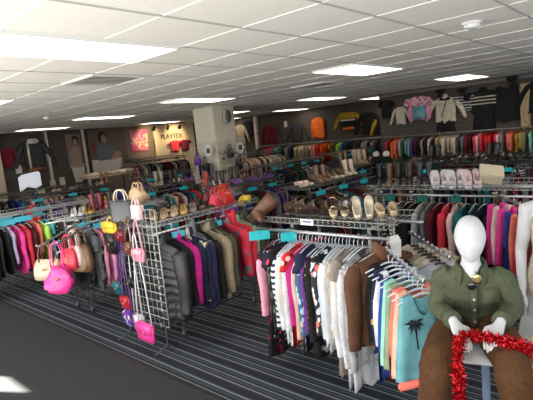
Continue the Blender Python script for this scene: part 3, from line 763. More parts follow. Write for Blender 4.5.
# grid stand with purses, at the left end of the coat rack
t = thing('grid_stand', 'white wire grid stand covered with hanging purses', 'display stand', (2.275,3.72,0))
g_ = MB()
for k in range(11): g_.tube([(0,-.36+.072*k,.24),(0,-.36+.072*k,1.30)], .0035 if k not in (0,10) else .006, n=5)
for k in range(15): g_.tube([(0,-.36,.24+.0757*k),(0,.36,.24+.0757*k)], .0035, n=5)
obj('grid', g_, WIRE, t)
for s in (-1,1):
    obj('foot', MB().tube([(-.14,s*.3,.03),(0,s*.3,.06),(0,s*.3,.26)], .009, n=6).tube([(0,s*.3,.06),(.1,s*.3,.03)], .009, n=6), DARKWIRE, t)
for yy, zz in ((4.1,1.22),(4.0,1.14),(3.87,1.2),(3.66,1.23),(3.55,1.1),(3.76,.95)): obj('hook', MB().tube([(0,yy-3.81,zz),(-.10,yy-3.81,zz),(-.105,yy-3.81,zz+.02)], .004, n=5), CHROME, t)
crossbody((2.23,4.06,0.52), .13, .12, LT['teal'], 'small teal purse low on the left of the grid stand', 1.2, LT['purple'])
crossbody((2.24,3.97,0.38), .12, .13, LT['red'], 'small red purse low on the grid stand beside the teal one', 1.14, LT['navy'])
crossbody((2.21,3.90,0.25), .14, .15, cloth('purple','floral','white','blue'), 'purple patterned cloth purse lowest on the grid stand', 1.10, LT['purple'])
crossbody((2.24,3.78,0.22), .15, .16, LT['white'], 'white purse with white straps low on the grid stand', 1.2, LT['white'])
crossbody((2.19,3.61,0.18), .24, .18, LT['hotpink'], 'flat hot pink clutch hanging lowest on the grid stand', 1.08, LT['white'])
crossbody((2.24,3.84,0.60), .10, .1, LT['black'], 'little black purse halfway up the grid stand', 1.14, LT['black'])
crossbody((2.21,3.59,0.90), .17, .12, LT['pink'], 'soft pink purse hanging high on the grid stand', 1.2, LT['pink'])
crossbody((2.20,3.71,0.95), .13, .12, LT['rust'], 'reddish brown purse beside the pink one on the grid stand', 1.22, LT['brown'])
crossbody((2.21,3.84,1.05), .16, .11, LT['maroon'], 'wine purse under the yellow pouch on the grid stand', 1.2, LT['maroon'])
crossbody((2.19,3.98,1.13), .22, .11, LT['yellow'], 'bright yellow pouch at the upper left of the grid stand', 1.22, LT['yellow'])
crossbody((2.20,4.01,0.97), .17, .2, LT['black'], 'black square purse under the yellow pouch on grid stand', 1.1, LT['black'])
handbag((2.24,3.81,1.18), PI/2+.25, .26,.09,.20, LT['charcoal'], 'charcoal tote with pale trim on top of the grid stand', hh=.10, m2=LT['cream'], style='box', clasp=False)
handbag((2.35,3.69,1.35), PI/2+.1, .17,.11,.13, LT['tan'], 'tan slouchy bag topping the grid stand', style='slouch', hh=.05, slump=1., clasp=False)
handbag((2.27,3.63,1.21), PI/2-.2, .16,.07,.13, LT['palepink'], 'pale pink and white bag behind the charcoal tote', style='box', hh=.06)
for i, (yy, zz, c, lk) in enumerate(((3.66,1.20,cl('black','plaid','grey',scale=1.5),'black checked'),(3.98,1.16,cl('black'),'plain black'))):
    garment('cardigan', lk, c, (2.36,yy,zz), -PI/2, '', (.85,.8,.95), var=i, group='dark tops hung behind the grid stand', label=lk+' long top hung behind the white grid stand')
# handbag arms at the left end of L
t = thing('bag_display', 'chrome arm holding the cream handbag left of the grid end panel', 'display arm', (2.36,4.92,1.09))
obj('arm_bar', MB().tube([(0,0,0),(-.42,.13,-.18),(-.44,.135,-.16)], .011, n=8), CHROME, t)
t = thing('bag_display', 'chrome arm holding the hot pink slouchy bag', 'display arm', (2.40,4.74,1.09))
obj('arm_bar', MB().tube([(0,0,0),(-.40,-.05,-.13),(-.42,-.052,-.11)], .011, n=8), CHROME, t)
handbag((2.0,5.02,.93), -1.05, .34,.14,.22, LT['beige'], 'cream structured handbag with two handles on the left arm', hh=.17, m2=LT['brown'], z_top=True)
handbag((2.0,4.78,.97), -.8, .25,.15,.23, LT['hotpink'], 'hot pink slouchy leather handbag hanging lowest', style='slouch', hh=.28, slump=2., z_top=True)
handbag((2.12,4.76,1.02), -1.0, .18,.10,.22, LT['crimson'], 'crimson handbag behind the hot pink slouchy bag', style='slouch', hh=.15, z_top=True)
handbag((2.18,4.75,1.05), -.9, .16,.10,.22, LT['palepink'], 'blush pink handbag between the crimson and brown bags', style='slouch', hh=.16, z_top=True)
handbag((2.20,4.76,1.06), -.8, .19,.10,.27, LT['tan'], 'caramel brown slouchy handbag nearest the rack on the arm', style='slouch', hh=.18, slump=.7, z_top=True)
handbag((2.25,4.73,1.07), -.8, .19,.10,.30, LT['brown'], 'dark tan handbag beside the caramel brown one', style='slouch', hh=.18, slump=.6, z_top=True)
handbag((2.12,4.97,.82), -1.0, .25,.08,.2, LT['white'], 'white handbag hanging under the cream handbag', hh=.18, z_top=True)
# bags and shoes on L shelf
zl = 1.122; g = 'shoes on the shelf behind the handbags'
for i, (px, st, c, look) in enumerate(((2.44,'pump','white','white'),(2.56,'pump','mustard','golden brown'),(2.68,'boot','maroon','wine red'),(2.8,'boot','darkbrown','dark plum'),(2.92,'flat','crimson','red and gold'),(3.05,'flat','red','bright red'))):
    pair(st, V((px,5.1,zl)), PI*.84, LT[c], look, 'on the shelf behind the handbags', g, tilt=.2, gap=.08, s=.7 if st == 'boot' else 1)
    if i < 5: pair('pump', V((px+.08,5.33,zl)), PI*.84, LT[('black','brown','black','pink','orange')[i]], ('black','brown','jet black','pink','orange')[i], 'at the back of the shelf behind the handbags', g, False, tilt=.2, gap=.08)
handbag((3.22,3.62,zm), .3, .2,.11,.15, LT['crimson'], 'crimson handbag on the coat rack shelf', hh=.07)
handbag((3.38,3.64,zm), .2, .2,.12,.16, LT['red'], 'bright red handbag right of the crimson one', hh=.07)
handbag((3.50,3.82,zm), .2, .18,.1,.15, LT['orange'], 'orange handbag behind the red ones on the coat rack', hh=.06)
handbag((3.60,3.58,zm), .5, .16,.10,.06, LT['yellow'], 'low yellow pouch at the right of the coat rack shelf', hh=0, clasp=False, style='slouch', slump=1)
handbag((3.36,3.86,zm), .2, .22,.11,.15, LT['maroon'], 'wine red handbag at the back of the coat rack shelf', hh=.06)
# ------------------------------------------------------------------ more racks behind (mid and far)
DARKC = ['black','charcoal','navy','burgundy','darkbrown','grey','olive','black','brown','maroon','black','navy','teal','charcoal']
MIXC = ['black','cream','pink','navy','red','grey','lightgrey','maroon','teal','tan','purple','coral','denim','beige','olive','charcoal','palepink','sage','blue','mustard']
NAMEC = {'lightgrey':'pale grey','paleblue':'pale blue','palepink':'pale pink','hotpink':'hot pink','darkbrown':'dark brown','darkgreen':'dark green'}
def auto(n, cols, kinds, seed, pats=.3, ls=(.85,1.1)):
    g = random.Random(seed); out = []
    for i in range(n):
        c = cols[g.randrange(len(cols))]; k = kinds[g.randrange(len(kinds))]
        look = NAMEC.get(c, c); m = cl(c)
        if g.random() < pats:
            p, w, c2 = g.choice((('hstripe','striped','white'),('floral','flowered','cream'),('dots','dotted','lightgrey'),('print','mottled','grey'),('plaid','checked','grey')))
            if c2 == c: c2 = 'black'
            m = cl(c, p, c2); look = look + ' ' + w
        out.append((k, look, m, g.uniform(*ls)))
    return out
TOPS = ['blouse','t_shirt','sweater','cardigan','blouse']
COATS = ['jacket','hoodie','sweater','jacket']
def farrack(label, rackname, c, length, axis, zrod, cols, kinds, seed, pitch=.09, signs=0, signm=TEALP, shelf=True, ls=(.85,1.1), m=None, bars=(1,-1)):
    rack(label, c, length, axis, zrod, shelf=shelf, m=m or mat('dim_chrome',(.11,.105,.10),.45,.6), casters=False, bars=bars)  # same chrome, darkened in its colour for the dim back of the shop
    n = int((length-.12)/pitch)
    lst = auto(n, cols, kinds, seed, ls=ls)
    if axis == 'x':
        row(lst, (c[0]-length/2+.08, c[1]-.28, zrod), (pitch,0,0), -PI/2, rackname, GR+rackname, near=False, hang=None)
        for i in range(signs): rack_sign((c[0]-length/2+length*(i+.3)/signs, c[1]-.3, zrod+.02), -.2, 'sky blue sign, %s from left on the %s' % (ORD[i+1], rackname), signm, .16, .05)
    else:
        row(lst, (c[0]-.28, c[1]+length/2-.08, zrod), (0,-pitch,0), 0, rackname, GR+rackname, near=False, hang=None)
        for i in range(signs): rack_sign((c[0]-.3, c[1]+length/2-length*(i+.3)/signs, zrod+.02), -1.2, 'teal sign, %s from left on the %s' % (ORD[i+1], rackname), signm, .16, .05)
def shelf_shoes(rackname, c, length, axis, z, cols, seed, n, styles=('pump','flat','boot','sandal'), s=1., rows=(-.1,.12)):
    g = random.Random(seed)
    for i in range(n):
        q = -length/2 + .08 + (length-.16)*(i+.5)/n
        off = rows[i % len(rows)]
        p = V((c[0]+q, c[1]+off, z)) if axis == 'x' else V((c[0]+off, c[1]-q, z))
        k = cols[g.randrange(len(cols))]; st = styles[g.randrange(len(styles))]
        pair(st, p, (PI*.82 if axis == 'x' else PI*.5) + g.uniform(-.2,.2), LT[k], NAMEC.get(k, k), '%s from left on the %s shelf' % (ORD[i+1], rackname), 'shoes on the %s shelf' % rackname, False, tilt=.2, gap=.09, s=s*(.8 if st == 'boot' else 1))
# directly behind the front rack, in line with the coat rack
farrack('clothes rack with tan boots on top, behind the front rack', 'tan boot rack', (5.35,3.66), 1.6, 'x', 1.08, DARKC, COATS, 11, .1, 3)
shelf_shoes('tan boot rack', (5.35,3.66), 1.6, 'x', 1.14, ['tan','beige','palepink','rust','brown','taupe'], 3, 8, ('boot','pump','flat'), s=.9)
farrack('dark clothes rack standing behind the coat rack, middle of the shop', 'second middle rack', (5.2,5.2), 1.4, 'x', 1.06, DARKC+['blue','purple'], COATS+TOPS, 12, .1, 3)
shelf_shoes('second middle rack', (5.2,5.2), 1.4, 'x', 1.12, ['black','purple','grey','navy','darkbrown','white'], 5, 7)
farrack('clothes rack behind the coat rack shelf, left of the column', 'third middle rack', (5.0,7.0), 1.4, 'x', 1.05, MIXC, TOPS, 13, .1, 2)
shelf_shoes('third middle rack', (5.0,7.0), 1.4, 'x', 1.11, ['black','white','navy','cream','purple','taupe'], 6, 7)
farrack('long dark rack with teal signs below the orange shirt', 'teal sign rack', (8.35,6.75), 2.0, 'x', 1.13, ['black','charcoal','darkgreen','navy','darkbrown'], COATS, 14, .11, 4, TEALP)
farrack('second long dark rack with teal signs by the back wall', 'far teal sign rack', (10.6,6.6), 2.0, 'x', 1.15, ['black','charcoal','darkgreen','navy'], COATS, 15, .12, 4, TEALP)
farrack('dark rack right of the tan boots, before the back wall', 'dark coat rack', (7.3,4.25), 1.5, 'x', 1.1, ['black','charcoal','navy','darkbrown'], COATS, 16, .1, 2, TEALP)
shelf_shoes('dark coat rack', (7.3,4.25), 1.5, 'x', 1.16, ['tan','brown','darkbrown','black','beige'], 8, 6, ('boot','pump'))
farrack('clothes rack with black shoes, behind the white sneaker rack', 'black shoe rack', (6.7,2.0), 2.2, 'y', 1.13, DARKC, COATS, 17, .1, 2, TEALP)
shelf_shoes('black shoe rack', (6.7,2.0), 2.2, 'y', 1.19, ['black','black','charcoal','darkbrown'], 9, 12, ('boot','pump','sneaker'))
farrack('dark rack below the right wall clothes rail', 'right wall low rack', (8.6,2.6), 2.6, 'y', 1.08, DARKC, COATS, 18, .13, 0)
farrack('clothes rack with green hangers near the lit panel', 'rack by the lit panel', (8.0,11.4), 2.0, 'x', 1.42, ['maroon','black','grey','taupe','rust','charcoal','cream','burgundy'], TOPS+['dress'], 19, .1, 3, mat('green_plastic',(.0,.2,.16),.4), ls=(.9,1.25))
farrack('low clothes rack in front of the left wall posters', 'poster wall rack', (4.4,9.3), 2.0, 'x', 1.05, MIXC, TOPS, 20, .12, 3)
shelf_shoes('poster wall rack', (4.4,9.3), 2.0, 'x', 1.11, ['brown','black','cream','tan','darkbrown'], 21, 8)
farrack('clothes rack in front of the dark left wall', 'far left rack', (4.2,11.6), 2.2, 'x', 1.0, MIXC, TOPS, 22, .14, 2)
farrack('clothes rack beyond the column with grey coats', 'rack beyond the column', (6.6,9.2), 1.6, 'x', 1.1, ['black','grey','charcoal','tan','cream','purple'], COATS+TOPS, 23, .1, 2)
farrack('low rack holding pale coats right of the column', 'pale coat rack', (9.9,9.3), 1.8, 'x', 1.3, ['cream','tan','black','beige','darkbrown','maroon'], COATS, 24, .12, 0)
# right end arm with pink tops, behind the mannequin's shoulder
a3, d3 = waterfall('sloping chrome arm with pink tops right of the sneaker rack', (4.25,1.22,1.16), (3.95,.72,1.03))
for i, (c, look) in enumerate((('hotpink','hot pink'),('palepink','dusty pink'),('hotpink','neon pink'),('blue','royal blue'),('coral','coral'),('crimson','watermelon red'),('magenta','deep magenta'),('burgundy','dark burgundy'))):
    garment('tank_top', look, cl(c), a3 + d3*(i+.7)/9.4, azW, '', (.62,1,1.0-.05*(i%3)), var=i%3, group='pink tops behind the mannequin', label='%s strappy top, %s from the back on the pink arm' % (look, ORD[i+1]))
# two round white pompoms on a dark display
for i, (px, py) in enumerate(((7.41,4.02),(7.36,3.80))):
    t = thing('pompom_hat', 'black knit hat with white pompom, %s of two on the dark rack' % ('left','right')[i], 'hat', (px,py,1.165))
    obj('crown', MB().lathe([(.10,0),(.105,.03),(.095,.07),(.06,.11),(.01,.12)]), cl('black'), t)
    obj('pompom', MB().ball((0,0,.15), .058, 14, 10), mat('pompom_white', (.72,.66,.56), .95, bump=.8, nscale=60), t)
# left table of folded beige clothes
t = thing('display_table', 'pale top display table in front of the posters', 'table', (5.6,9.9,0))
obj('table_top', MB().bbox((0,0,1.26), (1.15,.55,.04), .01), mat('table_wood', (.33,.25,.17), .6), t)
for sx in (-.5,.5):
    for sy in (-.2,.2): obj('leg', MB().tube([(sx,sy,0),(sx,sy,1.25)], .02, n=8), DARKWIRE, t)
for i, c in enumerate(('beige','cream','tan','beige','cream','khaki')):
    tag(obj('folded_sweater', MB().bbox((0,0,.035), (.17,.4,.07+.015*(i%3)), .025), cl(c), loc=(5.12+.19*i, 9.86, 1.28)), 'folded %s sweater, %s from left on the pale table' % (c, ORD[i+1]), 'clothing', 'folded sweaters on the pale table')

# ------------------------------------------------------------------ R2 shelf : sneakers and box
z2 = 1.152; g = 'shoes on the sneaker rack shelf'
SNK = mat('sneaker_white', (.74,.68,.7), .5, noise=.08)
for i, yy in enumerate((1.84,1.68,1.53)):
    pair('sneaker', V((4.68,yy,z2+.06)), -1.15, SNK if i < 2 else mat('sneaker_pink',(.78,.60,.62),.5), ('white','off-white','pale pink')[i]+' sneaker', 'on the sneaker rack shelf', g, tilt=.5, gap=.095, m2=WHITEP, s=1.0)
for i, (yy, c, look) in enumerate(((2.5,'black','tall black'),(2.38,'brown','mid brown'),(2.27,'black','worn black'),(2.14,'darkbrown','chestnut'),(2.03,'charcoal','charcoal'))):
    pair('boot', V((4.74,yy,z2)), PI*.5+.3, LT[c], look, 'on the sneaker rack shelf', g, False, gap=.085, s=.72)
t = thing('shoe_box', 'tan cardboard box tilted on the sneaker rack shelf', 'box', (4.72,1.38,z2+.06), rot=(.2,-.45,.30))
CARD = mat('cardboard', (.56,.46,.32), .8, noise=.06)
obj('box_body', MB().bbox((0,0,.05), (.17,.2,.09), .004), CARD, t, False)
obj('box_lid', MB().bbox((0,0,.105), (.18,.21,.03), .004), mat('cardboard_lid', (.66,.56,.41), .8), t, False)

# ------------------------------------------------------------------ wall rails and clothes on them
def wall_rail(label, a, b, n_br, wallx):
    t = thing('wall_rail', label, 'clothes rail', a)
    d = V(b)-V(a)
    obj('rail', MB().tube([(0,0,0), d], .014, n=8), mat('rail_grey', (.28,.28,.27), .4, .5), t)
    for i in range(n_br):
        q = d*(i+.5)/n_br
        obj('bracket', MB().tube([q, q+V((wallx-a[0]-.002,0,0)), q+V((wallx-a[0]-.002,0,.04))], .008, n=6), CHROME, t)
wall_rail('long grey rail of coloured clothes on the right wall', (9.97,5.2,1.51), (9.97,1.2,1.51), 5, 10.25)
RW = ['red','burgundy','orange','coral','cream','darkgreen','aqua','sage','blue','maroon','black','taupe','black','cream','black','tan','beige','cream','beige','beige','cream','charcoal','grey','maroon','burgundy','crimson','palepink','crimson','red','red','crimson','palepink','taupe','coral','coral','mustard','gold','khaki','mint','green','darkgreen','mint','black','navy','grey']
lst = []
for i, c in enumerate(RW[:40]): lst.append((TOPS[i % 5] if TOPS[i%5] != 't_shirt' else 'blouse', NAMEC.get(c, c), cl(c), .62 + .12*((i*7) % 3)/2, 1.0))
row(lst, (9.97,5.02,1.51), (0,-.076,0), 0, 'right wall rail', GR+'right wall rail', near=False, hang=None)
lst = [('blouse', 'green', cl('green'), 1.0),('blouse','pale mint',cl('mint'),1.05),('blouse','dark forest',cl('darkgreen'),1.),('blouse','black',cl('black'),1.)]
wall_rail('grey rail below the orange shirt on the back wall', (12.1,11.2,1.45), (12.1,6.1,1.45), 6, 12.41)
BW = ['black','charcoal','maroon','red','crimson','teal','aqua','darkgreen','black','grey','navy','black','tan','cream','beige','khaki','cream','coral','red','orange','red','mustard','olive','lime','blue','navy','black','charcoal','black','taupe','black','grey','black','navy']
row([(TOPS[i%5], NAMEC.get(c, c), cl(c), .8) for i, c in enumerate(BW[:34])], (12.1,11.0,1.45), (0,-.143,0), 0, 'back wall rail', GR+'back wall rail', near=False, hang=None)
# shirts displayed flat on the walls (local x along the wall)
def wallshirt(kind, look, m, x, y, z, label, sc=(1,1,1), left=False, extra=(), m2=None, var=3):
    g_ = garment(kind, look, m, (x,y,z), 0 if left else -PI/2, '', sc, var=var, near=True, hi=True, extra=extra, m2=m2, label=label, group='clothes displayed on the walls')
    return g_
GW = 12.345
wallshirt('sweater','orange',cl('orange'),GW,8.68,2.30,'bright orange long-sleeved shirt hung on the back wall',(.86,1,1.08),var=1)
g1 = wallshirt('sweater','black',cl('black'),GW,7.55,2.34,'black and yellow sweater with white band on back wall',(1.15,1,.85),m2=cl('mustard'))
obj('yellow_yoke', MB().bbox((0,-.035,-.22), (.44,.03,.26), .02), cl('mustard'), g1); obj('white_band', MB().bbox((0,-.045,-.37), (.46,.03,.045), .01), cl('white'), g1)
obj('orange_hem', MB().bbox((0,-.03,-.66), (.34,.03,.09), .01), cl('orange'), g1)
wallshirt('jacket','black',cl('black'),GW-.03,6.85,2.26,'black jacket with a round patch on the back wall',(1.0,1,.95))
wallshirt('jacket','mustard',cl('black'),GW-.03,6.38,2.12,'black and tan jacket at the right end of back wall',(.9,1,.85),m2=cl('mustard'))
wallshirt('sweater','maroon',cl('maroon'),GW,10.75,2.2,'dark maroon patterned shirt high on the back wall',(1.0,1,1.05))
wallshirt('sweater','charcoal',cl('charcoal'),GW,9.55,2.2,'faint charcoal shirt left of the orange one on back wall',(1.0,1,1))
wallshirt('jacket','tan',cl('khaki'),GW-.05,12.1,2.36,'tan jacket hung beyond the pale door frame',(.9,1,1.0))
wallshirt('sweater','black',cl('black'),GW,11.72,2.45,'black top beside the tan jacket by the door frame',(.9,1,.9))
t = thing('wall_notice', 'small white paper notice on the dark back wall', 'notice', (12.40,10.03,2.12), -PI/2)
obj('paper', MB().box((0,-.004,0), (.13,.004,.2)), WHITEP, t, False)
RX = 10.185
def rs_(kind, c, y, z, label, sc, **k): return wallshirt(kind, c, k.pop('m', None) or cl(c), RX, y, z, label, sc, **k)
rs_('sweater','cream',4.85,2.22,'small white baby top at the left of right wall',(.55,1,.66), m=cl('cream'))
rs_('t_shirt','black',5.2,2.42,'dark cap and top hanging at the left edge of right wall',(.55,1,.7))
b1 = rs_('blouse','cream',3.82,2.33,'cream lace blouse with black collar on the right wall',(1.0,1,.86), extra=('collar',), m=cl('cream','print','beige'))
obj('black_neck', MB().bbox((0,-.02,-.12), (.24,.06,.07), .02), cl('black'), b1); obj('black_strap', MB().tube([(.05,-.05,-.14),(-.02,-.055,-.4),(-.08,-.05,-.58)], .008, n=6), cl('black'), b1)
rs_('skirt','black',3.83,1.80,'black skirt hung below the cream lace blouse',(.85,1,.42))
s1 = rs_('t_shirt','black',3.06,2.37,'black sweater with three cream stripes on the right wall',(1.12,1,.75), extra=('collar',))
for zz in (-.26,-.35,-.44): obj('cream_stripe', MB().bbox((0,-.012,zz), (.475,.06,.038), .015), cl('cream'), s1)
rs_('skirt','black',3.05,1.92,'black skirt hung below the three-stripe sweater',(.95,1,.66))
rs_('t_shirt','grey',3.42,2.31,'dark top with two pale stripes beside the striped sweater',(.7,1,.55), m=cl('charcoal','widestripe','lightgrey'))
rs_('tank_top','black',2.62,2.43,'large black sleeveless top on the right wall',(1.25,1,1.25))
rs_('pants','tan',2.29,2.40,'tan trousers hung beside the large black top',(.55,1,.92), m=cl('tan'))
rs_('blouse','black',2.02,2.45,'black blouse at the right edge of the right wall',(1,1,1))
rs_('t_shirt','pink',4.42,2.42,'pink and teal patterned top on the right wall',(1.0,1,.85), m=cl('pink','floral','white','maroon'))
t = thing('shopping_bag', 'pale turquoise bag with pink sides hung on right wall', 'bag', (10.13,4.38,2.0), -PI/2)
obj('bag_body', MB().bbox((0,0,0), (.3,.06,.28), .015), cl('aqua'), t)
for s in (-1,1): obj('side_panel', MB().bbox((s*.2,0,-.01), (.11,.07,.33), .02), cl('pink'), t)
for i, (yy, zz) in enumerate(((3.9,2.40),(3.44,2.36),(2.5,2.46))):
    t = thing('black_bow', 'black bow hanging on a hook, %s from left on right wall' % ORD[i+1], 'decoration', (10.12,yy,zz), -PI/2)
    obj('loops', MB().ball((.05,0,0), .055, 10, 8, (1,.4,.7)).ball((-.05,0,0), .055, 10, 8, (1,.4,.7)), cl('black'), t)
    obj('tails', MB().tube([(0,0,0),(.03,-.01,-.08),(.04,0,-.14)], .018, n=6).tube([(0,0,0),(-.03,-.01,-.08),(-.04,0,-.13)], .018, n=6), cl('black'), t)
# left wall displays
LY = 13.54
w1 = wallshirt('sweater','maroon',cl('maroon'),4.80,LY,2.22,'maroon red sweater hung at far left of the left wall',(.75,1,.88), left=True)
w1 = wallshirt('jacket','charcoal',cl('charcoal'),5.5,LY,2.4,'dark jacket with white collar on the left wall',(1.15,1,1.15), left=True)
obj('white_collar', MB().bbox((0,-.05,-.11), (.28,.07,.12), .03), cl('white'), w1); obj('white_lapel', MB().bbox((-.14,-.06,-.45), (.05,.03,.62), .01), cl('cream'), w1); obj('tan_hem', MB().bbox((0,-.03,-.8), (.44,.03,.1), .02), cl('brown'), w1)
def poster(label, x0, x1, z0, z1, bg, y=13.556):
    t = thing('poster', label, 'poster', ((x0+x1)/2, y, (z0+z1)/2))
    obj('print', MB().box((0,0,0), (x1-x0,.015,z1-z0)), bg, t, False)
    return t
def flat(name, poly, m, t, d=-.011):
    obj(name, MB().prism(poly, d-.003, d), m, t, False)
def blob(cx, cz, rx, rz, n=14): return [(cx+rx*math.cos(2*PI*k/n), cz+rz*math.sin(2*PI*k/n)) for k in range(n)]
SKIN = mat('printed_skin', (.36,.2,.13), .6)
p = poster('photo poster of a seated person in a blue sweater on left wall', 7.16, 8.45, 1.40, 2.48, mat('poster_brown', (.12,.085,.065), .6))
flat('printed_hair', blob(-.18,.30,.15,.19), mat('printed_hair', (.02,.012,.01), .7), p)
flat('printed_face', blob(-.14,.25,.095,.13), SKIN, p, -.015)
flat('printed_sweater', [(-.4,-.42),(-.42,-.05),(-.3,.1),(-.1,.12),(.1,.0),(.3,-.15),(.3,-.3),(.05,-.42)], mat('printed_blue', (.10,.13,.16), .6), p, -.013)
flat('printed_arm', [(.0,-.42),(.18,-.2),(.36,-.16),(.42,-.3),(.2,-.42)], SKIN, p, -.017)
flat('printed_cushion', blob(-.52,.0,.1,.2), mat('printed_red', (.16,.04,.03), .6), p)
p = poster('tall photo poster of a person in pale brown on left wall', 6.48, 6.92, 1.40, 2.40, mat('poster_tan', (.22,.15,.11), .6), 13.60)
flat('printed_hair', blob(.06,.3,.11,.15), mat('printed_hair', (.02,.012,.01), .7), p)
flat('printed_face', blob(.05,.26,.07,.1), SKIN, p, -.015)
flat('printed_coat', [(-.15,-.5),(-.12,.05),(0,.15),(.16,.1),(.2,-.5)], mat('printed_beige', (.30,.22,.17), .6), p, -.013)
CAP = mat('caption_white', (.55,.52,.47), .6)
t = thing('caption_panel', 'blank pale panel with cut corner under the blue sweater poster', 'sign', (7.7,13.556,1.36)); flat('panel', [(-.52,-.2),(.35,-.2),(.5,-.02),(.5,.2),(-.52,.2)], CAP, t)
t = thing('caption_panel', 'blank pale panel with cut corner under the tall poster', 'sign', (6.73,13.602,1.23)); flat('panel', [(-.14,-.27),(.08,-.27),(.2,0),(.2,.27),(-.2,.27)], CAP, t)
t = thing('poster', 'bright pink and gold abstract picture by the track lights', 'poster', (8.95,13.545,2.05))
m = bpy.data.materials.new('pink_swirl'); nt, b = nodes(m); tc = nt.nodes.new('ShaderNodeTexCoord'); nz = nt.nodes.new('ShaderNodeTexNoise'); nz.inputs['Scale'].default_value = 5; nz.inputs['Distortion'].default_value = 1.5
nt.links.new(tc.outputs['Object'], nz.inputs['Vector']); rp = nt.nodes.new('ShaderNodeValToRGB'); e = rp.color_ramp.elements
e[0].position = .38; e[0].color = (.6,.03,.22,1); e[1].position = .62; e[1].color = (.75,.5,.28,1); k_ = e.new(.5); k_.color = (.5,.12,.2,1)
nt.links.new(nz.outputs['Fac'], rp.inputs['Fac']); nt.links.new(rp.outputs['Color'], b.inputs['Base Color'])
obj('canvas', MB().bbox((0,0,0), (.66,.04,.72), .01), m, t, False)
# lettering on the lit panel
fc = bpy.data.curves.new('lettering', 'FONT'); fc.body = 'PLAYTEX'; fc.size = .23; fc.extrude = .01; fc.align_x = 'CENTER'
fo = bpy.data.objects.new('lettering', fc); C.objects.link(fo); bpy.context.view_layer.update()
me = bpy.data.meshes.new_from_object(fo.evaluated_get(bpy.context.evaluated_depsgraph_get())); bpy.data.objects.remove(fo)
o = put('brand_lettering', me, mat('letter_dark', (.02,.02,.02), .5), loc=(10.25,13.492,2.02), rot=(PI/2,0,0)); tag(o, 'dark raised capital letters on the lit cream panel', 'lettering')
for i, (xx, c) in enumerate(((10.3,'crimson'),(10.75,'maroon'))):
    wallshirt('t_shirt', c, cl(c), xx, 13.40, 1.98, ('crimson','maroon')[i]+' top hanging on the lit cream panel', (.8,1,.62), left=True)
t = thing('track_light', 'black track with three spotlights above the pink picture', 'spotlight', (9.7,12.9,CEIL))
obj('track', MB().box((0,0,-.02), (1.5,.04,.035)), BLACKP, t, False)
for xx in (-.55,0,.5):
    h_ = obj('lamp_head', MB().tube([(xx,0,-.04),(xx,0,-.10)], .012, n=6).tube([(xx,-.02,-.10),(xx,.06,-.20)], [.04,.055], n=12), BLACKP, t)
for i, xx in enumerate((9.3,10.4)):
    ld = bpy.data.lights.new('spot', 'SPOT'); ld.energy = 60; ld.color = (1,.78,.45); ld.spot_size = 1.5; ld.spot_blend = .8; ld.shadow_soft_size = .05
    lo = bpy.data.objects.new('spot', ld); C.objects.link(lo); lo.location = (xx,12.75,2.3); lo.rotation_euler = (PI/2-.35,0,0)
# white cut-out sign, cards and ledge by the left wall
t = thing('cutout_sign', 'white cut-out sign standing on the leftmost rack', 'sign', (4.55,11.65,1.03))
WS = mat('sign_white', (.85,.87,.95), .5, emit=(.8,.85,1), estr=.35)  # board is no lamp; weak emission added to brighten its white
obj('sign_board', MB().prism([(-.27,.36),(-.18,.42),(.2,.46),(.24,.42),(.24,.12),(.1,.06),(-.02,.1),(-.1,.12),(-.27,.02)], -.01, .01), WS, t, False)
obj('sign_post', MB().tube([(0,.02,0),(0,.02,.15)], .012, n=6), DARKWIRE, t)
for i, (xx, zz) in enumerate(((5.92,1.0),(6.2,1.05),(5.05,1.55))):
    t = thing('price_card', 'small pale card on the left wall, %s of three' % ('lower left','lower right','upper left')[i], 'sign', (xx,13.603,zz)); obj('card', MB().box((0,0,0),(.16,.01,.24)), CAP, t, False)
t = thing('wall_ledge', 'pale brown ledge low on the left wall between trims', 'shelf', (6.4,13.497,.82)); obj('board', MB().bbox((0,0,0),(.9,.22,.1),.01), mat('ledge_tan',(.42,.33,.22),.6), t)
# ------------------------------------------------------------------ wire grid panels round the column
def colgrid(label, loc, rz):
    t = thing('wire_grid_display', label, 'display grid', loc, rz)
    g_ = MB(); w = .42
    for k in range(9): g_.tube([(-w+k*w/4,0,.1),(-w+k*w/4,0,1.8)], .008 if k in (0,8) else .005, n=4)
    for k in range(18): g_.tube([(-w,0,.1+.1*k),(w,0,.1+.1*k)], .005, n=4)
    obj('grid', g_, mat('white_wire', (.72,.68,.6), .5), t)
    for k in range(6): obj('hook', MB().tube([(-.3+.12*k,0,1.5-.25*(k%3)),(-.3+.12*k,-.15,1.5-.25*(k%3)),(-.3+.12*k,-.155,1.52-.25*(k%3))], .004, n=4), CHROME, t)
colgrid('pale wire grid on the left face of the column', (6.58,7.60,0), -PI/2)
colgrid('pale wire grid on the right face of the column', (7.0,7.20,0), 0)
for i, (xx, yy, zz, c, lk) in enumerate(((6.5,7.75,1.62,'purple','dark purple'),(6.48,7.5,1.5,'black','black'),(6.5,7.62,1.15,'coral','coral'),(6.5,7.82,1.2,'cream','cream'),(6.47,7.42,1.1,'grey','grey'),(6.85,7.1,1.72,'charcoal','charcoal'),(7.05,7.08,1.45,'black','small black'),(7.25,7.1,1.4,'taupe','taupe'),(6.85,7.1,1.25,'tan','tan'),(7.05,7.1,1.05,'beige','beige'),(7.25,7.1,1.0,'rust','rust'))):
    handbag((xx,yy,zz), -PI/2 if i < 5 else 0, .18,.07,.17, LT.get(c) or cl(c), '%s purse hanging on the %s column grid' % (lk, 'left' if i < 5 else 'right'), hh=.12, z_top=True, clasp=False, style='slouch', name='hanging_purse')
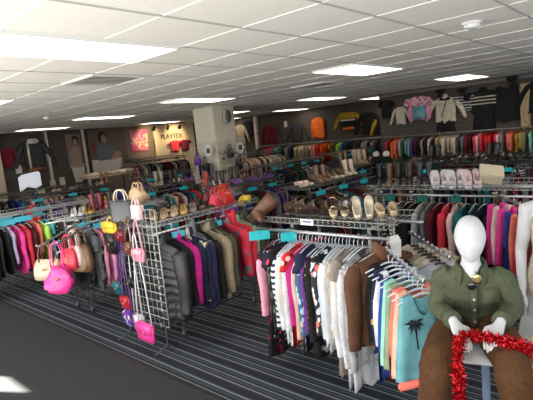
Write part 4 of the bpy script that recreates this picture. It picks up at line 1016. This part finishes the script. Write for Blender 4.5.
for i, (x_, y_, a_) in enumerate(((6.50,7.38,-PI/2),(7.2,7.14,0))):
    t = thing('store_sign', 'white store sign with scalloped edge on the %s column grid' % ('left','right')[i], 'sign', (x_,y_,1.62), a_)
    obj('card', MB().prism([((.12+.012*math.cos(8*q))*math.cos(q), (.13+.012*math.cos(8*q))*math.sin(q)) for q in [2*PI*j/40 for j in range(40)]], -.004, .004), WHITEP, t, False)
    obj('ink_square', MB().box((0,-.006,.0), (.11,.002,.10)), mat('ink_dark', (.07,.07,.09), .6), t, False)

PK = [mat('packet_%d' % k, c, .5) for k, c in enumerate(((.6,.57,.5),(.35,.33,.3),(.55,.5,.45),(.2,.12,.1),(.45,.42,.4)))]
for r_i in range(5):
    for c_i in range(4):
        if (r_i*4+c_i) % 7 == 3: continue
        x_ = 6.72 + .19*c_i; z_ = 1.58 - .20*r_i
        t = thing('accessory_packet', 'small carded accessory, %s row, %s column on right column grid' % (ORD[r_i+1], ORD[c_i+1]), 'packet', (x_,7.185,z_), group='carded accessories on the right column grid')
        obj('card', MB().bbox((0,-.004,0), (.10,.004,.14), .002), PK[(r_i*3+c_i) % 5], t, False)
        obj('blister', MB().bbox((0,-.018,-.02), (.07,.028,.07), .01), PK[(r_i+c_i*2+1) % 5], t)
for c_i in range(6):
    c = ('grey','charcoal','coral','taupe','black','lavender')[c_i]
    tag(put('scarf', gmesh('skirt', 'all', c_i % 3, False), cl(c), loc=(6.52, 7.36+.09*c_i, 1.42), rot=(0,0,-PI/2), scale=(.28,.6,.85)), '%s scarf, %s from right on the left column grid' % (NAMEC.get(c, c), ORD[c_i+1]), 'scarf', 'scarves on the left column grid')
# ------------------------------------------------------------------ mannequins
def bake(o, dg=None):
    bpy.context.view_layer.update()
    me = bpy.data.meshes.new_from_object(o.evaluated_get(bpy.context.evaluated_depsgraph_get()))
    m = o.data.materials[0]; o.modifiers.clear(); o.data = me
    if not me.materials: me.materials.append(m)
    me.polygons.foreach_set('use_smooth', [True]*len(me.polygons))
    return o
def fuse(name, mb, m, parent, voxel=.006, smooth=6, disp=0., dscale=.1):
    o = obj(name, mb, m)
    md = o.modifiers.new('r', 'REMESH'); md.mode = 'VOXEL'; md.voxel_size = voxel
    if smooth: sm = o.modifiers.new('s', 'SMOOTH'); sm.iterations = smooth; sm.factor = .5
    if disp:
        tx = bpy.data.textures.new(name+'_folds', 'CLOUDS'); tx.noise_scale = dscale; tx.noise_depth = 2
        dm = o.modifiers.new('d', 'DISPLACE'); dm.texture = tx; dm.strength = disp; dm.mid_level = .5
        s2 = o.modifiers.new('s2', 'SMOOTH'); s2.iterations = 2
    bake(o); o.parent = parent
    return o
def ell(mb, rows, n=20):   # rows: (cx, cy, z, rx, ry)
    mb.rings([[(cx+rx*math.cos(2*PI*j/n), cy+ry*math.sin(2*PI*j/n), z) for j in range(n)] for cx, cy, z, rx, ry in rows]); return mb
# seated mannequin; local x = left of the picture negative, local -y = towards the shop front
MX, MY = 2.39, .80
MZ = math.atan2(-.948, .3174)
man = thing('seated_mannequin', 'white faceless mannequin in green shirt sitting with red tinsel', 'mannequin', (MX,MY,0), MZ)
b_ = MB()
# head: smooth egg tilted slightly forward
hd = []
for q in range(15):
    a = PI*q/14
    z = -math.cos(a)*.110; rad = math.sin(a)
    wz = .071*rad**.9
    if q <= 7: wz = .070*rad**.8*(.55+.45*(q/7)) if q > 0 else 0.001
    hd.append((0, -.19 - .012*math.cos(a) if q < 7 else -.18, 1.272+z, max(.004, wz), max(.004, wz*1.22)))
ell(b_, hd)
b_.tube([(0,-.175,1.215),(0,-.15,1.15),(0,-.12,1.07)], [.040,.043,.07], n=14)
b_.tube([(0,-.165,1.16),(.004,-.185,1.125),(.008,-.202,1.085)], [.040,.034,.008], n=10)
# torso under the clothes
ell(b_, [(0,.05,.72,.12,.10),(0,.04,.80,.14,.10),(0,-.01,.92,.115,.085),(0,-.06,1.02,.14,.09),(0,-.10,1.08,.14,.075),(0,-.115,1.105,.06,.05)])
SHO = ((-.135,-.10,1.050),(.140,-.10,1.050)); ELB = ((-.168,-.07,.885),(.188,-.07,.90)); WRI = ((-.085,-.27,.895),(.118,-.27,.905))
for s in (0,1):
    sg = (-1,1)[s]
    b_.tube([(sg*.10,-.10,1.06), SHO[s], [ (a+b)/2 for a,b in zip(SHO[s],ELB[s])], ELB[s]], [.04,.036,.032,.028], n=12)
    b_.tube([ELB[s], [(a+b)/2 for a,b in zip(ELB[s],WRI[s])], WRI[s]], [.028,.027,.022], n=12)
    # hand
    w = V(WRI[s]); d = V((-sg*.5*.8,-.62,-.50)).normalized() if s == 0 else V((-.40,-.62,-.52)).normalized()
    if s == 0: d = V((.42,-.62,-.52)).normalized()
    side = d.cross(V((0,0,1))).normalized(); nrm = side.cross(d).normalized()
    th = side*(1 if side.x*(-sg) > 0 else -1)     # thumb towards the body midline
    b_.rings([[w + d*l + side*(ww*math.cos(2*PI*j/12)) + nrm*(hh_*math.sin(2*PI*j/12)) for j in range(12)] for l, ww, hh_ in ((-.01,.022,.020),(.02,.028,.016),(.05,.037,.015),(.08,.038,.013),(.09,.034,.011))])
    for k, (off, ln) in enumerate(((-.028,.062),(-.0095,.072),(.0095,.068),(.028,.052))):
        st = w + d*.082 + th*(-off)
        e1 = st + d*ln*.45 - nrm*.006; e2 = e1 + d*ln*.3 - nrm*.016; e3 = e2 + d*ln*.2 - nrm*.022
        b_.tube([st - d*.012, e1, e2, e3], [.0085,.0082,.0075,.006], n=8)
    tb = w + d*.028 + th*.026
    b_.tube([tb - th*.012, tb + th*.022 + d*.026, tb + th*.026 + d*.052 - nrm*.01], [.0105,.0095,.007], n=8)
# legs under the trousers and feet on the stool rung
KNE = ((-.155,-.42,.755),(.150,-.42,.765)); ANK = ((-.20,-.36,.34),(.20,-.36,.34))
for s in (0,1):
    sg = (-1,1)[s]
    b_.tube([(sg*.07,.02,.775), (sg*.11,-.2,.775), KNE[s]], [.075,.068,.052], n=12)
    b_.tube([KNE[s], [(a+b)/2 for a,b in zip(KNE[s],ANK[s])], ANK[s]], [.052,.045,.03], n=12)
    b_.tube([ANK[s], (ANK[s][0],ANK[s][1]-.02,.27),(ANK[s][0],ANK[s][1]-.10,.245),(ANK[s][0],ANK[s][1]-.19,.235)], [.03,.036,.034,.02], n=10)
fuse('mannequin_body', b_, MANN, man, .0042, 5)
# shirt
OLV = cloth('olive'); OLV2 = mat('shirt_green', (.078,.09,.054), .85, noise=.14, nscale=70, bump=.25, spec=.2)
s_ = MB()
ell(s_, [(0,.05,.765,.165,.14),(0,.045,.80,.172,.14),(.0,.015,.88,.162,.13),(0,-.03,.97,.166,.125),(0,-.075,1.04,.166,.112),(0,-.10,1.080,.140,.086),(0,-.12,1.112,.082,.066),(0,-.13,1.135,.060,.055)], 28)
for s in (0,1):
    sg = (-1,1)[s]
    s_.tube([(sg*.09,-.11,1.075), SHO[s], [(a+b)/2+.004 for a,b in zip(SHO[s],ELB[s])], ELB[s]], [.052,.056,.052,.048], n=14)
    s_.tube([ELB[s], [(a+b)/2 for a,b in zip(ELB[s],WRI[s])], [a+(b-a)*.93 for a,b in zip(ELB[s],WRI[s])]], [.048,.046,.038], n=14)
shirt = fuse('shirt', s_, OLV2, man, .007, 5, .016, .07)
for s in (0,1):
    p0 = [a+(b-a)*.80 for a,b in zip(ELB[s],WRI[s])]; p1 = [a+(b-a)*1.0 for a,b in zip(ELB[s],WRI[s])]
    obj('cuff', MB().tube([p0,p1], [.045,.043], n=16), OLV2, shirt)
# open collar, two leaves
for sg in (-1,1):
    mb = MB()
    pts = [(sg*.060*math.cos(a), -.128 + .056*math.sin(a), 1.135) for a in [PI/2 - (PI/2+.95)*q/9 for q in range(10)]]
    rs = []
    for q, p in enumerate(pts):
        t_ = q/9; out = V((p[0], p[1]+.128, 0)).normalized()
        dn = .032 + .028*max(0, t_-.6)/.4
        p = V(p) + V((0,-.012*t_,-.03*t_*t_))
        rs.append([p + V((0,0,.030*(1-.5*t_))), p + out*.008 + V((0,0,.033*(1-.5*t_))), p + out*.024 + V((0,0,-dn)), p + out*.018 + V((0,0,-dn))])
    mb.rings(rs); obj('collar', mb, OLV2, shirt)
# neck opening skin is the white neck; placket strip and buttons
def chest(z):  # front surface of the shirt
    tab = ((.78,-.092),(.88,-.118),(.97,-.158),(1.04,-.193),(1.085,-.192),(1.12,-.19))
    for (a, va), (b2, vb) in zip(tab, tab[1:]):
        if z <= b2: return va + (vb-va)*(z-a)/(b2-a)
    return tab[-1][1]
mb = MB(); zz = [.80+.02*k for k in range(15)]
mb.rings([[(-.016+.010, chest(z)+.004, z), (-.016+.010, chest(z)-.010, z), (.016+.010, chest(z)-.010, z), (.016+.010, chest(z)+.004, z)] for z in zz])
obj('placket', mb, OLV2, shirt)
for k, z in enumerate((.83,.90,.965,1.03)):
    obj('button', MB().ball((.010, chest(z)-.012, z), .0062, 10, 6, (1,.5,1)), mat('button_pale', (.5,.46,.36), .4), shirt)
obj('pocket', MB().bbox((.085, chest(1.0)+.018, .995), (.085,.012,.09), .004, rz=.45), OLV2, shirt)
# trousers
tr = MB()
ell(tr, [(0,.05,.70,.15,.135),(0,.05,.76,.170,.145),(0,.05,.82,.165,.135),(0,.045,.84,.15,.12)], 24)
for s in (0,1):
    sg = (-1,1)[s]
    tr.tube([(sg*.075,.04,.772), (sg*.115,-.2,.777), (KNE[s][0],KNE[s][1]+.03,KNE[s][2]), (KNE[s][0],KNE[s][1]-.02,KNE[s][2]-.05)], [.095,.09,.078,.07], n=16)
    tr.tube([(KNE[s][0],KNE[s][1],KNE[s][2]-.01), [(a+b)/2 for a,b in zip(KNE[s],ANK[s])], (ANK[s][0],ANK[s][1],ANK[s][2]-.03)], [.078,.074,.066], n=16)
BRN = mat('trouser_brown', (.08,.036,.016), .9, noise=.2, nscale=60, bump=.3, spec=.2)
fuse('trousers', tr, BRN, man, .008, 5, .018, .09)
# sunglasses hooked in the shirt
t = thing('sunglasses', 'dark sunglasses with gold lens hooked on the shirt front', 'sunglasses', V((MX,MY,0)) + Matrix.Rotation(MZ,3,'Z') @ V((.014,-.222,1.072)), MZ, rot=(.12,.5,MZ))
for k, z in enumerate((.022,-.026)):
    obj('lens', MB().ball((0,0,z), .022, 14, 8, (.9,.22,1.0)), mat('lens_gold' if k == 0 else 'lens_dark', (.45,.34,.16) if k == 0 else (.01,.01,.012), .1, .6 if k == 0 else .0), t)
obj('frame', MB().tube([(.008,-.002,.005),(.012,-.004,-.002),(.008,-.002,-.008)], .003, n=6).tube([(-.012,.004,.04),(-.018,.03,.042),(-.018,.06,.03)], .0025, n=6).tube([(-.012,.004,-.045),(-.018,.03,-.045),(-.018,.06,-.03)], .0025, n=6), BLACKP, t)
# stool
t = thing('stool', 'white square stool with blue-grey legs under the mannequin', 'stool', (MX,MY,0), MZ)
obj('seat', MB().bbox((0,-.02,.672), (.36,.42,.035), .012), WHITEP, t)
SG = mat('stool_leg', (.13,.18,.28), .45, .2)
for sx, sy in ((.05,-.15),(-.14,-.15),(-.14,.12),(.14,.12)):
    obj('leg', MB().tube([(sx,sy,.655),(sx*1.06,sy*1.06,0)], .019, n=12), SG, t)
obj('foot_rung', MB().tube([(-.30,-.36,.205),(.30,-.36,.205)], .014, n=8).tube([(-.2,-.36,.205),(-.14,.12,.205)], .011, n=6).tube([(.2,-.36,.205),(.14,.12,.205)], .011, n=6), SG, t)
# red tinsel garland
def tinsel(name, label, path, n, r_, m, seed, core=.006):
    g = random.Random(seed); P = [V(p) for p in path]
    mb = MB(); mb.tube(P, core, n=6)
    seg = [(P[i+1]-P[i]).length for i in range(len(P)-1)]; tot = sum(seg)
    for k in range(n):
        q = g.random()*tot; i = 0
        while i < len(seg)-1 and q > seg[i]: q -= seg[i]; i += 1
        p = P[i] + (P[i+1]-P[i])*(q/seg[i])
        d = V((g.gauss(0,1), g.gauss(0,1), g.gauss(0,1))).normalized()
        w = d.orthogonal().normalized(); w.rotate(Matrix.Rotation(g.random()*6.28, 3, d))
        L = r_*g.uniform(.6,1.15); w *= .0026
        bend = w.cross(d).normalized()*L*.18
        mb.add([p-w, p+w, p+d*L*.6+w+bend, p+d*L*.6-w+bend, p+d*L+w*.6, p+d*L-w*.6], [(0,1,2,3),(3,2,4,5)])
    o = obj(name, mb, m, smooth=False); tag(o, label, 'garland'); return o
TIN = mat('red_foil', (.5,.01,.018), .25, .75)
Mt = lambda p: V((MX,MY,0)) + Matrix.Rotation(MZ,3,'Z') @ V(p)
path = [(-.065,-.50,.30),(-.066,-.50,.45),(-.062,-.50,.60),(-.064,-.49,.72),(-.066,-.46,.80),(-.06,-.40,.845),(-.045,-.375,.866),(-.005,-.365,.875),(.03,-.37,.87),(.06,-.375,.87),(.10,-.39,.875),(.14,-.40,.865),(.19,-.39,.855),(.235,-.36,.815),(.28,-.32,.765),(.33,-.27,.72),(.40,-.22,.70)]
tinsel('tinsel_garland', 'shiny red tinsel garland draped over the mannequin lap', [Mt(p) for p in path], 3000, .036, TIN, 5)
# ---- second mannequin at the right edge
fx, fy = 3.13, .535
fm = thing('female_mannequin', 'white mannequin with bare arm in beige top at right edge', 'mannequin', (fx,fy,0), MZ)
b_ = MB()
ell(b_, [(0,0,.0,.09,.09),(0,0,.03,.09,.09)])
ell(b_, [(0,0,.75,.15,.10),(0,0,.85,.165,.11),(0,0,.98,.12,.09),(0,0,1.1,.135,.095),(0,-.01,1.2,.15,.10),(0,0,1.28,.15,.075),(0,0,1.325,.07,.055),(0,0,1.35,.05,.05)])
b_.tube([(0,0,1.33),(0,-.005,1.44)], [.05,.046], n=12)
ell(b_, [(0,-.02,1.41+.24*q/10,max(.02,.078*math.sin(PI*q/10)**.55),max(.024,.095*math.sin(PI*q/10)**.55)) for q in range(11)])
for s in (-1,1):
    b_.tube([(s*.1,0,1.27),(s*.165,0,1.265),(s*.185,0,1.1),(s*.20,.02,1.0),(s*.205,-.04,.85),(s*.2,-.06,.78)], [.05,.048,.04,.034,.027,.022], n=12)
    b_.rings([[(s*.2+.016*math.cos(2*PI*j/10), -.06-.02*q+.03*math.sin(2*PI*j/10), .785-.045*q) for j in range(10)] for q in range(3)])
    for k in range(4): b_.tube([(s*.2,-.082+.016*k-.02,.70),(s*.198,-.088+.016*k-.02,.66),(s*.194,-.088+.016*k-.018,.625)], [.008,.0075,.006], n=6)
    b_.tube([(s*.196,-.12,.76),(s*.19,-.15,.72),(s*.188,-.155,.69)], [.009,.0085,.006], n=6)
    b_.tube([(s*.08,0,.78),(s*.085,0,.5),(s*.085,.01,.45),(s*.085,.02,.1)], [.08,.05,.046,.03], n=12)
    b_.tube([(s*.085,.03,.09),(s*.085,-.06,.04),(s*.085,-.14,.03)], [.03,.03,.018], n=8)
fuse('mannequin_body', b_, MANN, fm, .006, 5)
s_ = MB()
ell(s_, [(0,0,.70,.185,.14),(0,0,.85,.185,.125),(0,0,.98,.14,.105),(0,0,1.1,.150,.11),(0,-.01,1.2,.160,.112),(0,0,1.27,.135,.085)], 24)
fuse('beige_top', s_, mat('top_beige', (.50,.43,.34), .9, noise=.15, bump=.3), fm, .008, 4, .012, .06)
s_ = MB(); ell(s_, [(0,0,.35,.24,.19),(0,0,.5,.22,.17),(0,0,.7,.19,.14),(0,0,.76,.175,.13)], 24)
fuse('pale_skirt', s_, cloth('lightgrey'), fm, .008, 4, .012, .06)
# gold lantern on a small purple covered plinth, lower right
lx, ly = Mt((.315,-.05,0)).xy
t = thing('display_plinth', 'purple-blue covered plinth at the lower right corner', 'plinth', (lx,ly,0), MZ)
obj('cover', MB().bbox((0,0,.31), (.20,.22,.62), .02), mat('plinth_purple', (.06,.05,.20), .5), t)
obj('top_board', MB().bbox((0,0,.635), (.22,.24,.03), .01), WHITEP, t)
t = thing('gold_lantern', 'gold lantern with warm glow beside the mannequin right arm', 'lantern', (lx,ly,.65), MZ)
obj('base', MB().lathe([(.055,0),(.06,.012),(.052,.02)]), GOLDM, t)
obj('glow_glass', MB().lathe([(.035,.02),(.046,.05),(.046,.10),(.034,.125)]), mat('warm_glow', (1,.8,.45), .4, emit=(1,.62,.22), estr=2.2), t)
cg = MB()
for k in range(8): a = 2*PI*k/8; cg.tube([(.052*math.cos(a),.052*math.sin(a),.015),(.056*math.cos(a),.056*math.sin(a),.07),(.036*math.cos(a),.036*math.sin(a),.135)], .003, n=5)
obj('cage', cg, GOLDM, t)
obj('lid', MB().lathe([(.044,.132),(.04,.142),(.015,.165),(.006,.18)]), GOLDM, t)
tinsel('gold_tinsel', 'gold and brown tinsel heap around the gold lantern', [Mt(p) for p in ((.25,-.17,.69),(.30,-.16,.70),(.35,-.17,.69),(.41,-.12,.69))], 700, .04, mat('gold_foil', (.45,.30,.10), .3, .8), 9)
# ------------------------------------------------------------------ light
def area(name, loc, rot, sx, sy, e, col):
    ld = bpy.data.lights.new(name, 'AREA'); ld.shape = 'RECTANGLE'; ld.size = sx; ld.size_y = sy; ld.energy = e; ld.color = col
    lo = bpy.data.objects.new(name, ld); C.objects.link(lo); lo.location = loc; lo.rotation_euler = rot
    return lo
# shop windows: one behind the camera's left, one behind its right
area('window_light', (-1.3,3.6,1.45), (0,-PI/2,0), 2.0, 9.0, 175, (.80,.90,1.0))
area('bounce_fill', (-1.25,3.2,.35), (0,-PI/2-.85,0), .6, 9.0, 300, (1.0,.92,.78))  # added fill aimed up at the ceiling, for daylight bounced off the ground
area('window_light', (3.2,-2.6,1.5), (PI/2,0,0), 7.0, 2.0, 90, (.84,.92,1.0))
ld = bpy.data.lights.new('sun', 'SUN'); ld.energy = 130; ld.color = (1,.96,.88); ld.angle = R(.5)
lo = bpy.data.objects.new('sun', ld); C.objects.link(lo); lo.location = (-6,14,5)
lo.rotation_euler = V((2.57,-4.71,-2.25)).to_track_quat('-Z', 'Y').to_euler()   # through the high opening in wall_front
w = bpy.data.worlds.new('world'); bpy.context.scene.world = w; w.use_nodes = True
w.node_tree.nodes['Background'].inputs[0].default_value = (.75,.82,.9,1); w.node_tree.nodes['Background'].inputs[1].default_value = .3
bpy.context.scene.view_settings.view_transform = 'Standard'
bpy.context.scene.view_settings.exposure = 0.0
